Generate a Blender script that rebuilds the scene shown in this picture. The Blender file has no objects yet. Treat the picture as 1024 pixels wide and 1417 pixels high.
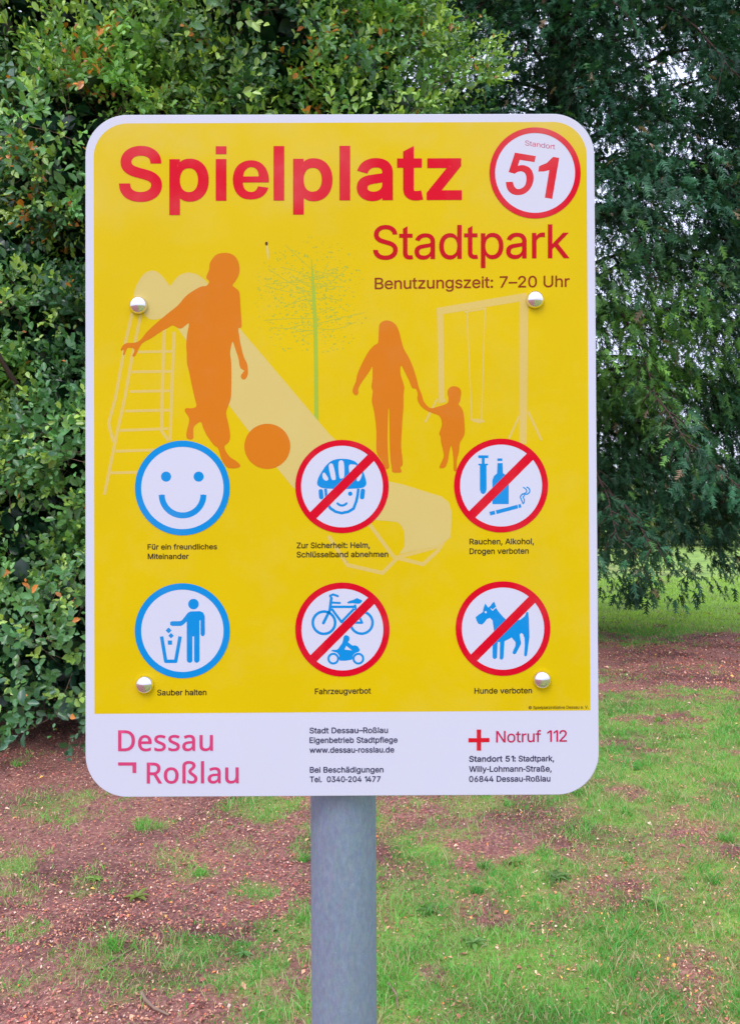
import bpy, math, random
import numpy as np
from mathutils import Vector, Matrix
from mathutils.geometry import delaunay_2d_cdt

SC = bpy.context.scene
COL = SC.collection
R = math.radians

# ------------------------------------------------------------------ camera, sky, sun, exposure
cam = bpy.data.cameras.new('camera')
cam.sensor_fit = 'HORIZONTAL'
cam.sensor_width = 24.0
cam.lens = 24.0 * 1080.0 / 1024.0
cam.clip_start = 0.05
cam.clip_end = 800.0
cam_o = bpy.data.objects.new('camera', cam)
COL.objects.link(cam_o)
cam_o.matrix_world = Matrix(((1, 0.005, 0, 0), (0, 0, -1, 0), (-0.005, 1, 0, 1.55), (0, 0, 0, 1)))
SC.camera = cam_o

SUN_EL, SUN_AZ = 52.0, 205.0          # overcast: a wide soft sun behind and left of the camera
world = bpy.data.worlds.new('World')
SC.world = world
world.use_nodes = True
nt = world.node_tree
bg = nt.nodes['Background']
sky = nt.nodes.new('ShaderNodeTexSky')
sky.sky_type = 'NISHITA'
sky.sun_disc = False
sky.sun_elevation = R(SUN_EL)
sky.sun_rotation = R(SUN_AZ)
sky.air_density = 1.0
sky.dust_density = 3.0
mix = nt.nodes.new('ShaderNodeMix')
mix.data_type = 'RGBA'
mix.inputs[0].default_value = 0.72      # cloud cover
mix.inputs[7].default_value = (9.2, 9.7, 12.6, 1)
nt.links.new(sky.outputs[0], mix.inputs[6])
# overcast sky: brighter towards the zenith than at the horizon
wtc = nt.nodes.new('ShaderNodeTexCoord'); wsep = nt.nodes.new('ShaderNodeSeparateXYZ')
nt.links.new(wtc.outputs['Generated'], wsep.inputs[0])
wmr = nt.nodes.new('ShaderNodeMapRange')
wmr.inputs['From Min'].default_value = 0.0; wmr.inputs['From Max'].default_value = 1.0
wmr.inputs['To Min'].default_value = 0.85; wmr.inputs['To Max'].default_value = 1.95
nt.links.new(wsep.outputs['Z'], wmr.inputs['Value'])
wsc = nt.nodes.new('ShaderNodeVectorMath'); wsc.operation = 'SCALE'
nt.links.new(mix.outputs[2], wsc.inputs[0]); nt.links.new(wmr.outputs[0], wsc.inputs['Scale'])
nt.links.new(wsc.outputs[0], bg.inputs[0])
bg.inputs[1].default_value = 0.13

sun = bpy.data.lights.new('sun', 'SUN')
sun.energy = 1.1
sun.angle = R(22)
sun.color = (1.0, 0.96, 0.9)
sun_o = bpy.data.objects.new('sun', sun)
COL.objects.link(sun_o)
az = R(SUN_AZ)
sdir = Vector((math.sin(az) * math.cos(R(SUN_EL)), math.cos(az) * math.cos(R(SUN_EL)), math.sin(R(SUN_EL))))
sun_o.rotation_euler = sdir.to_track_quat('Z', 'Y').to_euler()
sun_o.location = (-5, -8, 15)

SC.view_settings.view_transform = 'Standard'
SC.view_settings.look = 'None'
SC.view_settings.gamma = 1.0
SC.view_settings.use_curve_mapping = False
SC.view_settings.exposure = 0.0
SC.cycles.max_bounces = 6
SC.cycles.transparent_max_bounces = 6

# ------------------------------------------------------------------ helpers
rng = np.random.default_rng(7)

def link(o, parent=None):
    COL.objects.link(o)
    if parent is not None:
        o.parent = parent
    return o

def empty(name, loc, label, cat, group=None):
    o = bpy.data.objects.new(name, None)
    o.empty_display_size = 0.1
    o.location = loc
    o['label'] = label
    o['category'] = cat
    if group:
        o['group'] = group
    return link(o)

def tag(o, label=None, cat=None, group=None, kind=None):
    if label: o['label'] = label
    if cat: o['category'] = cat
    if group: o['group'] = group
    if kind: o['kind'] = kind
    return o

def np_mesh(name, V, F, mat, cols=None, smooth=False):
    """V (n,3), F list of (m,k) index arrays, cols (n,3) colours kept on the vertices."""
    V = np.asarray(V, np.float32)
    if not isinstance(F, (list, tuple)):
        F = [F]
    F = [np.asarray(f, np.int32) for f in F if len(f)]
    me = bpy.data.meshes.new(name)
    me.vertices.add(len(V))
    me.vertices.foreach_set('co', V.ravel())
    nl = sum(f.size for f in F)
    me.loops.add(nl)
    me.loops.foreach_set('vertex_index', np.concatenate([f.ravel() for f in F]))
    tot = np.concatenate([np.full(len(f), f.shape[1], np.int32) for f in F])
    me.polygons.add(len(tot))
    me.polygons.foreach_set('loop_start', np.concatenate([[0], np.cumsum(tot)[:-1]]).astype(np.int32))
    me.polygons.foreach_set('loop_total', tot)
    if smooth:
        me.polygons.foreach_set('use_smooth', np.ones(len(tot), bool))
    if cols is not None:
        a = me.color_attributes.new('tint', 'FLOAT_COLOR', 'POINT')
        c = np.ones((len(V), 4), np.float32)
        c[:, :3] = cols
        a.data.foreach_set('color', c.ravel())
    me.update(calc_edges=True)
    if mat is not None:
        me.materials.append(mat)
    return me

def obj(name, me, parent=None, loc=(0, 0, 0)):
    o = bpy.data.objects.new(name, me)
    o.location = loc
    return link(o, parent)

def _lat(i, j, k, seed):
    h = (i * 374761393 + j * 668265263 + k * 2147483647 + seed * 1274126177) & 0xffffffff
    h = ((h ^ (h >> 13)) * 1274126177) & 0xffffffff
    h = h ^ (h >> 16)
    return (h & 0xffff) / 65535.0

def noise(P, scale, seed=0):
    P = np.asarray(P, np.float64) * scale
    if P.shape[1] == 2:
        P = np.column_stack([P, np.zeros(len(P))])
    I = np.floor(P).astype(np.int64)
    f = P - I
    f = f * f * (3 - 2 * f)
    r = 0
    for a in (0, 1):
        for b in (0, 1):
            for c in (0, 1):
                w = (f[:, 0] if a else 1 - f[:, 0]) * (f[:, 1] if b else 1 - f[:, 1]) * (f[:, 2] if c else 1 - f[:, 2])
                r = r + w * _lat(I[:, 0] + a, I[:, 1] + b, I[:, 2] + c, seed)
    return r

def fbm(P, scale, seed=0, n=3):
    r = 0; a = 0.5; t = 0
    for i in range(n):
        r = r + a * noise(P, scale * 2 ** i, seed + i * 17); t += a; a *= 0.5
    return r / t

# ------------------------------------------------------------------ materials
def new_mat(name):
    m = bpy.data.materials.new(name)
    m.use_nodes = True
    return m, m.node_tree, m.node_tree.nodes['Principled BSDF']

def print_mat(name, col, rough=0.42, vary=0.06):
    """printed vinyl: flat ink with faint wear, a reflection painted near the top and dust"""
    m, t, p = new_mat(name)
    tc = t.nodes.new('ShaderNodeTexCoord')
    n1 = t.nodes.new('ShaderNodeTexNoise'); n1.inputs['Scale'].default_value = 9; n1.inputs['Detail'].default_value = 6
    n2 = t.nodes.new('ShaderNodeTexNoise'); n2.inputs['Scale'].default_value = 900; n2.inputs['Detail'].default_value = 2
    t.links.new(tc.outputs['Object'], n1.inputs['Vector'])
    t.links.new(tc.outputs['Object'], n2.inputs['Vector'])
    mul = t.nodes.new('ShaderNodeMath'); mul.operation = 'MULTIPLY_ADD'
    mul.inputs[1].default_value = vary * 2; mul.inputs[2].default_value = 1 - vary
    t.links.new(n1.outputs[0], mul.inputs[0])
    mul2 = t.nodes.new('ShaderNodeMath'); mul2.operation = 'MULTIPLY_ADD'
    mul2.inputs[1].default_value = vary * 1.6; mul2.inputs[2].default_value = -vary * 0.8
    t.links.new(n2.outputs[0], mul2.inputs[0])
    add = t.nodes.new('ShaderNodeMath'); add.operation = 'ADD'
    t.links.new(mul.outputs[0], add.inputs[0]); t.links.new(mul2.outputs[0], add.inputs[1])
    vm = t.nodes.new('ShaderNodeVectorMath'); vm.operation = 'SCALE'
    vm.inputs[0].default_value = tuple(c * 0.82 for c in col)
    t.links.new(add.outputs[0], vm.inputs['Scale'])
    dust_and_glare = t.nodes.new('ShaderNodeMix'); dust_and_glare.data_type = 'RGBA'
    ramp = t.nodes.new('ShaderNodeValToRGB')
    ramp.color_ramp.elements[0].position = 0.5; ramp.color_ramp.elements[0].color = (0, 0, 0, 1)
    ramp.color_ramp.elements[1].position = 0.78; ramp.color_ramp.elements[1].color = (0.05, 0.05, 0.05, 1)
    n3 = t.nodes.new('ShaderNodeTexNoise'); n3.inputs['Scale'].default_value = 14; n3.inputs['Detail'].default_value = 8
    n3.inputs['Roughness'].default_value = 0.65
    t.links.new(tc.outputs['Object'], n3.inputs['Vector'])
    t.links.new(n3.outputs[0], ramp.inputs[0])
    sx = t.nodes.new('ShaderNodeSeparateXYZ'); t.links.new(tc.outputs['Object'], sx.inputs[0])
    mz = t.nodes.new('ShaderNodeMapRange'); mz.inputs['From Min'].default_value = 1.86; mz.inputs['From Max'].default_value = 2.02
    mz.inputs['To Max'].default_value = 0.17  # paler towards the top: a reflection haze painted into the inks
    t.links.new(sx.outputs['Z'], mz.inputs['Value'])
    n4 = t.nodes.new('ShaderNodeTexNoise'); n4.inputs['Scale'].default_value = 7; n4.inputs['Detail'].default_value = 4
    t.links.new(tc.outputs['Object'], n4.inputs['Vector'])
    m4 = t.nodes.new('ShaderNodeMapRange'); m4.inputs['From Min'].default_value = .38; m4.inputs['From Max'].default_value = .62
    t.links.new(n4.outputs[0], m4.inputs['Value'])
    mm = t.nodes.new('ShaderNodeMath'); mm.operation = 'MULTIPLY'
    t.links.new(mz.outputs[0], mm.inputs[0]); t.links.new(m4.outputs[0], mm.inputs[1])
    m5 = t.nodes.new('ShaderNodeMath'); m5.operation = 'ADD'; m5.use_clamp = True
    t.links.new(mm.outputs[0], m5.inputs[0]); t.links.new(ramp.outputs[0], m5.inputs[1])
    t.links.new(m5.outputs[0], dust_and_glare.inputs[0])
    t.links.new(vm.outputs[0], dust_and_glare.inputs[6]); dust_and_glare.inputs[7].default_value = (0.62, 0.56, 0.48, 1)
    t.links.new(dust_and_glare.outputs[2], p.inputs['Base Color'])
    ms_ = t.nodes.new('ShaderNodeMapping'); ms_.inputs['Scale'].default_value = (160, 160, 6)
    t.links.new(tc.outputs['Object'], ms_.inputs[0])
    n6 = t.nodes.new('ShaderNodeTexNoise'); n6.inputs['Scale'].default_value = 1; n6.inputs['Detail'].default_value = 4
    t.links.new(ms_.outputs[0], n6.inputs['Vector'])
    bp = t.nodes.new('ShaderNodeBump'); bp.inputs['Strength'].default_value = 0.12; bp.inputs['Distance'].default_value = 0.0006
    t.links.new(n6.outputs[0], bp.inputs['Height']); t.links.new(bp.outputs[0], p.inputs['Normal'])
    rr = t.nodes.new('ShaderNodeMath'); rr.operation = 'MULTIPLY_ADD'
    rr.inputs[1].default_value = 0.25; rr.inputs[2].default_value = rough - 0.12
    t.links.new(n3.outputs[0], rr.inputs[0]); t.links.new(rr.outputs[0], p.inputs['Roughness'])
    p.inputs['Specular IOR Level'].default_value = 0.10
    return m

M = {}
M['white'] = print_mat('panel_white', (0.73, 0.74, 0.88), vary=0.015)
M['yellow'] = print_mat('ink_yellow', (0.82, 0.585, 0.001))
M['red'] = print_mat('ink_red', (0.76, 0.001, 0.020))
M['darkred'] = print_mat('ink_dark_red', (0.60, 0.004, 0.012))
M['brown'] = print_mat('ink_red_brown', (0.30, 0.035, 0.006))
M['orange'] = print_mat('ink_orange', (0.76, 0.22, 0.008))
M['pale'] = print_mat('ink_pale_yellow', (0.76, 0.60, 0.19))
M['paler'] = print_mat('ink_pale_line', (0.78, 0.58, 0.15))
M['green'] = print_mat('ink_green', (0.42, 0.56, 0.05))
M['greenish'] = print_mat('ink_faint_green', (0.50, 0.52, 0.05))
M['blue'] = print_mat('ink_blue', (0.004, 0.30, 0.76))
M['black'] = print_mat('ink_black', (0.035, 0.02, 0.015))
M['navy'] = print_mat('ink_navy', (0.035, 0.03, 0.10))
M['pink'] = print_mat('ink_pink', (0.74, 0.06, 0.20))
M['crimson'] = print_mat('ink_crimson', (0.60, 0.012, 0.10))
M['dirt'] = print_mat('dried_dirt', (0.12, 0.06, 0.03), rough=0.8)

def galv_mat():
    m, t, p = new_mat('galvanised_steel')
    tc = t.nodes.new('ShaderNodeTexCoord')
    mp = t.nodes.new('ShaderNodeMapping'); mp.inputs['Scale'].default_value = (1, 1, 0.45)
    t.links.new(tc.outputs['Object'], mp.inputs[0])
    n = t.nodes.new('ShaderNodeTexNoise'); n.inputs['Scale'].default_value = 220; n.inputs['Detail'].default_value = 8
    n.inputs['Roughness'].default_value = 0.7
    t.links.new(mp.outputs[0], n.inputs['Vector'])
    v = t.nodes.new('ShaderNodeTexVoronoi'); v.inputs['Scale'].default_value = 260
    t.links.new(mp.outputs[0], v.inputs['Vector'])
    r = t.nodes.new('ShaderNodeValToRGB')
    r.color_ramp.elements[0].position = 0.28; r.color_ramp.elements[0].color = (.20, .26, .36, 1)
    r.color_ramp.elements[1].position = 0.75; r.color_ramp.elements[1].color = (.31, .39, .50, 1)
    t.links.new(n.outputs[0], r.inputs[0])
    mx = t.nodes.new('ShaderNodeMix'); mx.data_type = 'RGBA'; mx.blend_type = 'MULTIPLY'; mx.inputs[0].default_value = 0.12
    t.links.new(r.outputs[0], mx.inputs[6]); t.links.new(v.outputs['Color'], mx.inputs[7])
    t.links.new(mx.outputs[2], p.inputs['Base Color'])
    n8 = t.nodes.new('ShaderNodeTexNoise'); n8.inputs['Scale'].default_value = 900; n8.inputs['Detail'].default_value = 2
    t.links.new(tc.outputs['Object'], n8.inputs['Vector'])
    r8 = t.nodes.new('ShaderNodeValToRGB'); r8.color_ramp.elements[0].position = .66; r8.color_ramp.elements[0].color = (0, 0, 0, 1)
    r8.color_ramp.elements[1].position = .74; r8.color_ramp.elements[1].color = (.7, .7, .7, 1)
    t.links.new(n8.outputs[0], r8.inputs[0])
    m8 = t.nodes.new('ShaderNodeMix'); m8.data_type = 'RGBA'; m8.inputs[7].default_value = (.55, .60, .70, 1)
    t.links.new(r8.outputs[0], m8.inputs[0]); t.links.new(mx.outputs[2], m8.inputs[6]); t.links.new(m8.outputs[2], p.inputs['Base Color'])
    p.inputs['Metallic'].default_value = 0.35
    p.inputs['Roughness'].default_value = 0.55
    b = t.nodes.new('ShaderNodeBump'); b.inputs['Strength'].default_value = 0.25; b.inputs['Distance'].default_value = 0.001
    t.links.new(n.outputs[0], b.inputs['Height']); t.links.new(b.outputs[0], p.inputs['Normal'])
    return m
M['galv'] = galv_mat()

def simple_mat(name, col, rough=0.6, metal=0.0):
    m, t, p = new_mat(name)
    n = t.nodes.new('ShaderNodeTexNoise'); n.inputs['Scale'].default_value = 40; n.inputs['Detail'].default_value = 5
    tc = t.nodes.new('ShaderNodeTexCoord'); t.links.new(tc.outputs['Object'], n.inputs['Vector'])
    mu = t.nodes.new('ShaderNodeMath'); mu.operation = 'MULTIPLY_ADD'; mu.inputs[1].default_value = 0.5; mu.inputs[2].default_value = 0.75
    t.links.new(n.outputs[0], mu.inputs[0])
    vm = t.nodes.new('ShaderNodeVectorMath'); vm.operation = 'SCALE'; vm.inputs[0].default_value = col
    t.links.new(mu.outputs[0], vm.inputs['Scale']); t.links.new(vm.outputs[0], p.inputs['Base Color'])
    p.inputs['Roughness'].default_value = rough
    p.inputs['Metallic'].default_value = metal
    return m
M['alu'] = simple_mat('aluminium_edge', (0.45, 0.46, 0.5), 0.4, 0.8)
M['chrome'] = simple_mat('polished_steel', (0.86, 0.84, 0.9), 0.06, 1.0)
M['bark'] = simple_mat('bark', (0.10, 0.065, 0.05), 0.9)
M['twig'] = simple_mat('dry_twig', (0.26, 0.17, 0.12), 0.85)

def leaf_mat(name, rough=0.42, trans=0.22, spec=0.5):
    m, t, p = new_mat(name)
    a = t.nodes.new('ShaderNodeAttribute'); a.attribute_name = 'tint'
    p.inputs['Roughness'].default_value = rough
    p.inputs['Specular IOR Level'].default_value = spec
    t.links.new(a.outputs['Color'], p.inputs['Base Color'])
    tr = t.nodes.new('ShaderNodeBsdfTranslucent')
    g = t.nodes.new('ShaderNodeMix'); g.data_type = 'RGBA'; g.blend_type = 'MULTIPLY'; g.inputs[0].default_value = 1
    g.inputs[7].default_value = (1.3, 1.25, 0.5, 1)
    t.links.new(a.outputs['Color'], g.inputs[6]); t.links.new(g.outputs[2], tr.inputs[0])
    ms = t.nodes.new('ShaderNodeMixShader'); ms.inputs[0].default_value = trans
    t.links.new(p.outputs[0], ms.inputs[1]); t.links.new(tr.outputs[0], ms.inputs[2])
    t.links.new(ms.outputs[0], t.nodes['Material Output'].inputs[0])
    return m
M['leaf'] = leaf_mat('glossy_leaf', .30, .25, .7)
M['needle'] = leaf_mat('yew_needle', 0.5, 0.12, 0.35)
M['grass'] = leaf_mat('grass_blade', 0.55, 0.3, 0.3)
M['litter'] = leaf_mat('dry_leaf_litter', 0.7, 0.05, 0.3)

# ------------------------------------------------------------------ ground
def lerp(a, b, t): return a + (b - a) * t
def sstep(a, b, x):
    t = np.clip((x - a) / (b - a), 0, 1); return t * t * (3 - 2 * t)

PATCHES = [(-.61, 2.77, .20, .9), (-.40, 2.62, .13, .9), (-.92, 3.52, .13, .5), (-.49, 3.19, .10, .8), (-.30, 2.9, .14, .8),
           (-1.57, 3.45, .12, .8), (-1.62, 3.2, .1, .7), (-1.7, 4.24, .22, .6), (-.57, 4.08, .24, .8), (.25, 3.13, .2, .8), (.12, 2.8, .14, .9),
           (.6, 4.0, .25, .7), (-.25, 3.6, .15, .6), (-1.1, 3.9, .12, .6), (-.12, 2.45, .12, .8), (-.75, 3.35, .1, .6), (-.2, 4.3, .2, .6), (-1.3, 2.9, .09, .6),
           (-1.15, 2.55, .08, .6), (.3, 2.5, .2, .8), (.75, 2.9, .25, .6), (.9, 3.6, .3, .6)]
BARE = [(.62, 3.7, .3), (.45, 3.05, .12), (1.0, 4.6, .3), (.2, 2.6, .08)]
def grass_amount(X, Y):
    P = np.column_stack([X, Y])
    n = fbm(P, 1.7, 3, 4); n2 = fbm(P, 5.0, 11, 3)
    right = sstep(-0.8, 0.7, X - 0.10 * (Y - 3))
    base = 0.09 + 0.68 * right
    base = np.where(Y > 4.6, base * lerp(1.0, 1.15, sstep(4.6, 5.6, Y)), base)
    band = sstep(6.2, 7.0, Y + (n - .5) * 1.6) * (1 - sstep(9.3, 10.4, Y + (n2 - .5) * 1.6))
    base = base * (1 - 0.95 * band)
    n3 = noise(P, 17, 19)
    g = base + (n - 0.5) * 1.25 + (n2 - 0.5) * 1.1 + (n3 - .5) * .6
    for (x, y, r, a) in PATCHES:
        d = np.hypot(X - x, Y - y) / r + (n2 - .5) * 1.2 + (n3 - .5) * .9
        g = np.maximum(g, a * (1 - sstep(0.55, 1.2, d)))
    for (x, y, r) in BARE:
        d = np.hypot(X - x, Y - y) / r + (n2 - .5) * 1.5
        g = g - 0.40 * (1 - sstep(0.5, 1.4, d))
    # bare soil under the broad shrub
    d = np.hypot((X + 2.6) / 3.0, (Y - 7.0) / 1.9)
    g = g * sstep(0.95, 1.25, d + (n2 - .5) * .4)
    far = sstep(8.3, 10.2, Y + (n - .5) * 3.2 + (n2 - .5) * 2.0) * sstep(.0, .2, 1.0)
    g = np.maximum(g, far * (0.62 + 0.55 * n2))
    g = np.where(Y < 1.5, np.clip(g, .2, 1), g)
    return np.clip(g, 0, 1)

def height(X, Y):
    P = np.column_stack([X, Y])
    near = 1 - sstep(14, 24, np.hypot(X, Y))
    return near * ((fbm(P, 0.9, 5, 3) - .5) * 0.05 + (noise(P, 9.0, 8) - .5) * 0.012)

def ground_mat():
    m, t, p = new_mat('park_ground')
    L = t.links.new
    a = t.nodes.new('ShaderNodeAttribute'); a.attribute_name = 'tint'
    sep = t.nodes.new('ShaderNodeSeparateColor'); L(a.outputs['Color'], sep.inputs[0])
    tc = t.nodes.new('ShaderNodeTexCoord')
    def nz(s, d=5, r=.6):
        n = t.nodes.new('ShaderNodeTexNoise'); n.inputs['Scale'].default_value = s; n.inputs['Detail'].default_value = d
        n.inputs['Roughness'].default_value = r; L(tc.outputs['Object'], n.inputs['Vector']); return n
    def ramp(src, els):
        r = t.nodes.new('ShaderNodeValToRGB'); e = r.color_ramp.elements
        e[0].position, e[0].color = els[0][0], (*els[0][1], 1); e[1].position, e[1].color = els[-1][0], (*els[-1][1], 1)
        for q, c in els[1:-1]:
            k = e.new(q); k.color = (*c, 1)
        L(src, r.inputs[0]); return r
    soil = ramp(nz(70, 8, .75).outputs[0], [(.3, (.11, .052, .050)), (.5, (.29, .135, .12)), (.62, (.46, .23, .19)), (.75, (.66, .40, .30))])
    vor = t.nodes.new('ShaderNodeTexVoronoi'); vor.inputs['Scale'].default_value = 85; L(tc.outputs['Object'], vor.inputs['Vector'])
    lit = ramp(vor.outputs['Color'], [(.1, (.13, .065, .06)), (.5, (.33, .14, .115)), (.8, (.5, .25, .18)), (1, (.75, .52, .38))])
    mx = t.nodes.new('ShaderNodeMix'); mx.data_type = 'RGBA'; mx.inputs[0].default_value = .55
    L(soil.outputs[0], mx.inputs[6]); L(lit.outputs[0], mx.inputs[7])
    gr = ramp(nz(120, 8, .75).outputs[0], [(.3, (.11, .20, .05)), (.5, (.22, .39, .085)), (.7, (.38, .52, .15))])
    big = nz(.35, 4)
    gm = t.nodes.new('ShaderNodeMix'); gm.data_type = 'RGBA'; gm.blend_type = 'MULTIPLY'; gm.inputs[0].default_value = 1
    br = ramp(big.outputs[0], [(.3, (.8, .85, .8)), (.7, (1.25, 1.15, .9))])
    L(gr.outputs[0], gm.inputs[6]); L(br.outputs[0], gm.inputs[7])
    thr = t.nodes.new('ShaderNodeMath'); thr.operation = 'ADD'; L(sep.outputs[0], thr.inputs[0])
    f = nz(45, 6, .7); s = t.nodes.new('ShaderNodeMath'); s.operation = 'MULTIPLY_ADD'; s.inputs[1].default_value = 1.2; s.inputs[2].default_value = -.6
    L(f.outputs[0], s.inputs[0]); L(s.outputs[0], thr.inputs[1])
    mr = t.nodes.new('ShaderNodeMapRange'); mr.inputs['From Min'].default_value = .40; mr.inputs['From Max'].default_value = .95
    L(thr.outputs[0], mr.inputs[0])
    fm = t.nodes.new('ShaderNodeMix'); fm.data_type = 'RGBA'
    L(mr.outputs[0], fm.inputs[0]); L(mx.outputs[2], fm.inputs[6]); L(gm.outputs[2], fm.inputs[7])
    damp = ramp(nz(1.6, 5, .6).outputs[0], [(.36, (.50, .47, .52)), (.5, (.95, .93, .95)), (.68, (1.2, 1.12, 1.05))])
    dm = t.nodes.new('ShaderNodeMix'); dm.data_type = 'RGBA'; dm.blend_type = 'MULTIPLY'; dm.inputs[0].default_value = 1
    L(fm.outputs[2], dm.inputs[6]); L(damp.outputs[0], dm.inputs[7])
    L(dm.outputs[2], p.inputs['Base Color']); p.inputs['Roughness'].default_value = .9
    p.inputs['Specular IOR Level'].default_value = .2
    b = t.nodes.new('ShaderNodeBump'); b.inputs['Strength'].default_value = .8; b.inputs['Distance'].default_value = .012
    L(nz(60, 8, .8).outputs[0], b.inputs['Height']); L(b.outputs[0], p.inputs['Normal'])
    return m

def axis(lo, hi, flo, fhi, step, grow=1.18):
    a = list(np.arange(flo, fhi, step)); s = step; x = a[-1]
    while x < hi: s *= grow; x += s; a.append(min(x, hi))
    s = step; x = a[0]; b = []
    while x > lo: s *= grow; x -= s; b.append(max(x, lo))
    return np.array(b[::-1] + a)
gx = axis(-400, 400, -4, 5, .045); gy = axis(-60, 600, 1.2, 11.5, .045, 1.12)
GX, GY = np.meshgrid(gx, gy)
X = GX.ravel(); Y = GY.ravel()
G = grass_amount(X, Y)
nx, ny = len(gx), len(gy)
idx = np.arange(nx * ny).reshape(ny, nx)
F = np.stack([idx[:-1, :-1].ravel(), idx[:-1, 1:].ravel(), idx[1:, 1:].ravel(), idx[1:, :-1].ravel()], 1)
me = np_mesh('ground', np.column_stack([X, Y, height(X, Y)]), F, ground_mat(), np.column_stack([G, G, G]), True)
tag(obj('ground', me), kind='structure')

def scatter(n, power=1.0, y0=2.0, y1=12.0, half=.62):
    """points on the ground in front of the place, thinning out with distance"""
    u = rng.random(n)
    Yp = y0 * (y1 / y0) ** (u ** power)
    Xp = (rng.random(n) * 2 - 1) * (half * Yp + .35)
    return Xp, Yp

def make_grass():
    Xs, Ys, Hs, Ws, D = [], [], [], [], []
    X, Y = scatter(480000, .93, 2.0, 18.0)
    g = grass_amount(X, Y)
    # denser tufts standing out of the thin turf
    k = 75
    tx, ty = scatter(k, .8, 2.2, 6.5, .55)
    ok = rng.random(k) < (.25 + .75 * (grass_amount(tx, ty) > .3)); tx, ty = tx[ok], ty[ok]
    rad = .02 + .08 * rng.random(len(tx)) ** 1.5
    m = 95
    aa = rng.random((len(tx), m)) * 6.283; rr_ = rad[:, None] * np.sqrt(rng.random((len(tx), m)))
    TX = (tx[:, None] + rr_ * np.cos(aa)).ravel(); TY = (ty[:, None] + rr_ * np.sin(aa)).ravel()
    X = np.concatenate([X, TX]); Y = np.concatenate([Y, TY]); g = np.concatenate([g, np.full(len(TX), 1.6)])
    keep = rng.random(len(X)) < np.clip(g * .85 * (.45 + .9 * noise(np.column_stack([X, Y]), 30, 41)), 0.035, .9)
    X, Y, g = X[keep], Y[keep], g[keep]
    n = len(X)
    P = np.column_stack([X, Y])
    clump = noise(P, 12, 21)
    h = (.010 + .026 * np.sqrt(g) * (0.25 + 1.3 * clump ** 2)) * (0.6 + .8 * rng.random(n)) * np.where(g > 1.5, 1.25, 1) * np.where(Y > 9, 1.5, 1)
    w = (.0011 + .0008 * rng.random(n)) * np.maximum(1, Y / 3.6)
    a = rng.random(n) * 2 * np.pi
    lean = h * (.35 + .9 * rng.random(n))
    la = rng.random(n) * 2 * np.pi
    dx, dy = np.cos(a) * w, np.sin(a) * w
    z = height(X, Y) - .003
    lx, ly = np.cos(la) * lean, np.sin(la) * lean
    V = np.empty((n, 5, 3), np.float32)
    V[:, 0] = np.column_stack([X - dx, Y - dy, z]); V[:, 1] = np.column_stack([X + dx, Y + dy, z])
    mxp = np.column_stack([X + lx * .35, Y + ly * .35, z + h * .6])
    off = np.column_stack([dx, dy, dx * 0]) * .85
    V[:, 2] = mxp + off; V[:, 3] = mxp - off
    V[:, 4] = np.column_stack([X + lx, Y + ly, z + h])
    b = np.arange(n)[:, None] * 5
    Q = b + np.array([[0, 1, 2, 3]]); T = b + np.array([[3, 2, 4]])
    c1 = np.array([.08, .38, .065]); c2 = np.array([.24, .60, .11]); c3 = np.array([.42, .44, .17]); c4 = np.array([.62, .48, .30])
    t = np.clip(fbm(P, 2.2, 31, 3) * 1.5 - .25 + rng.normal(0, .2, n), 0, 1)[:, None]
    col = c1 + (c2 - c1) * t
    dry = rng.random(n) < np.clip(.50 - .22 * g + .35 * (noise(P, 1.4, 44) - .35) * sstep(-.2, 1.2, X), .03, .6)
    col = np.where(dry[:, None], c3 + (c4 - c3) * rng.random((n, 1)), col)
    farc = sstep(9.5, 11, Y)[:, None]
    col = col * (1 - farc) + np.array([.40, .63, .12]) * (0.7 + .6 * rng.random((n, 1))) * farc
    col = np.repeat(col, 5, 0)
    me = np_mesh('grass', V.reshape(-1, 3), [Q, T], M['grass'], col)
    o = obj('grass', me)
    tag(o, 'thin short green grass growing in ragged patches over the brown ground', 'grass', kind='stuff')
make_grass()

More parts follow.
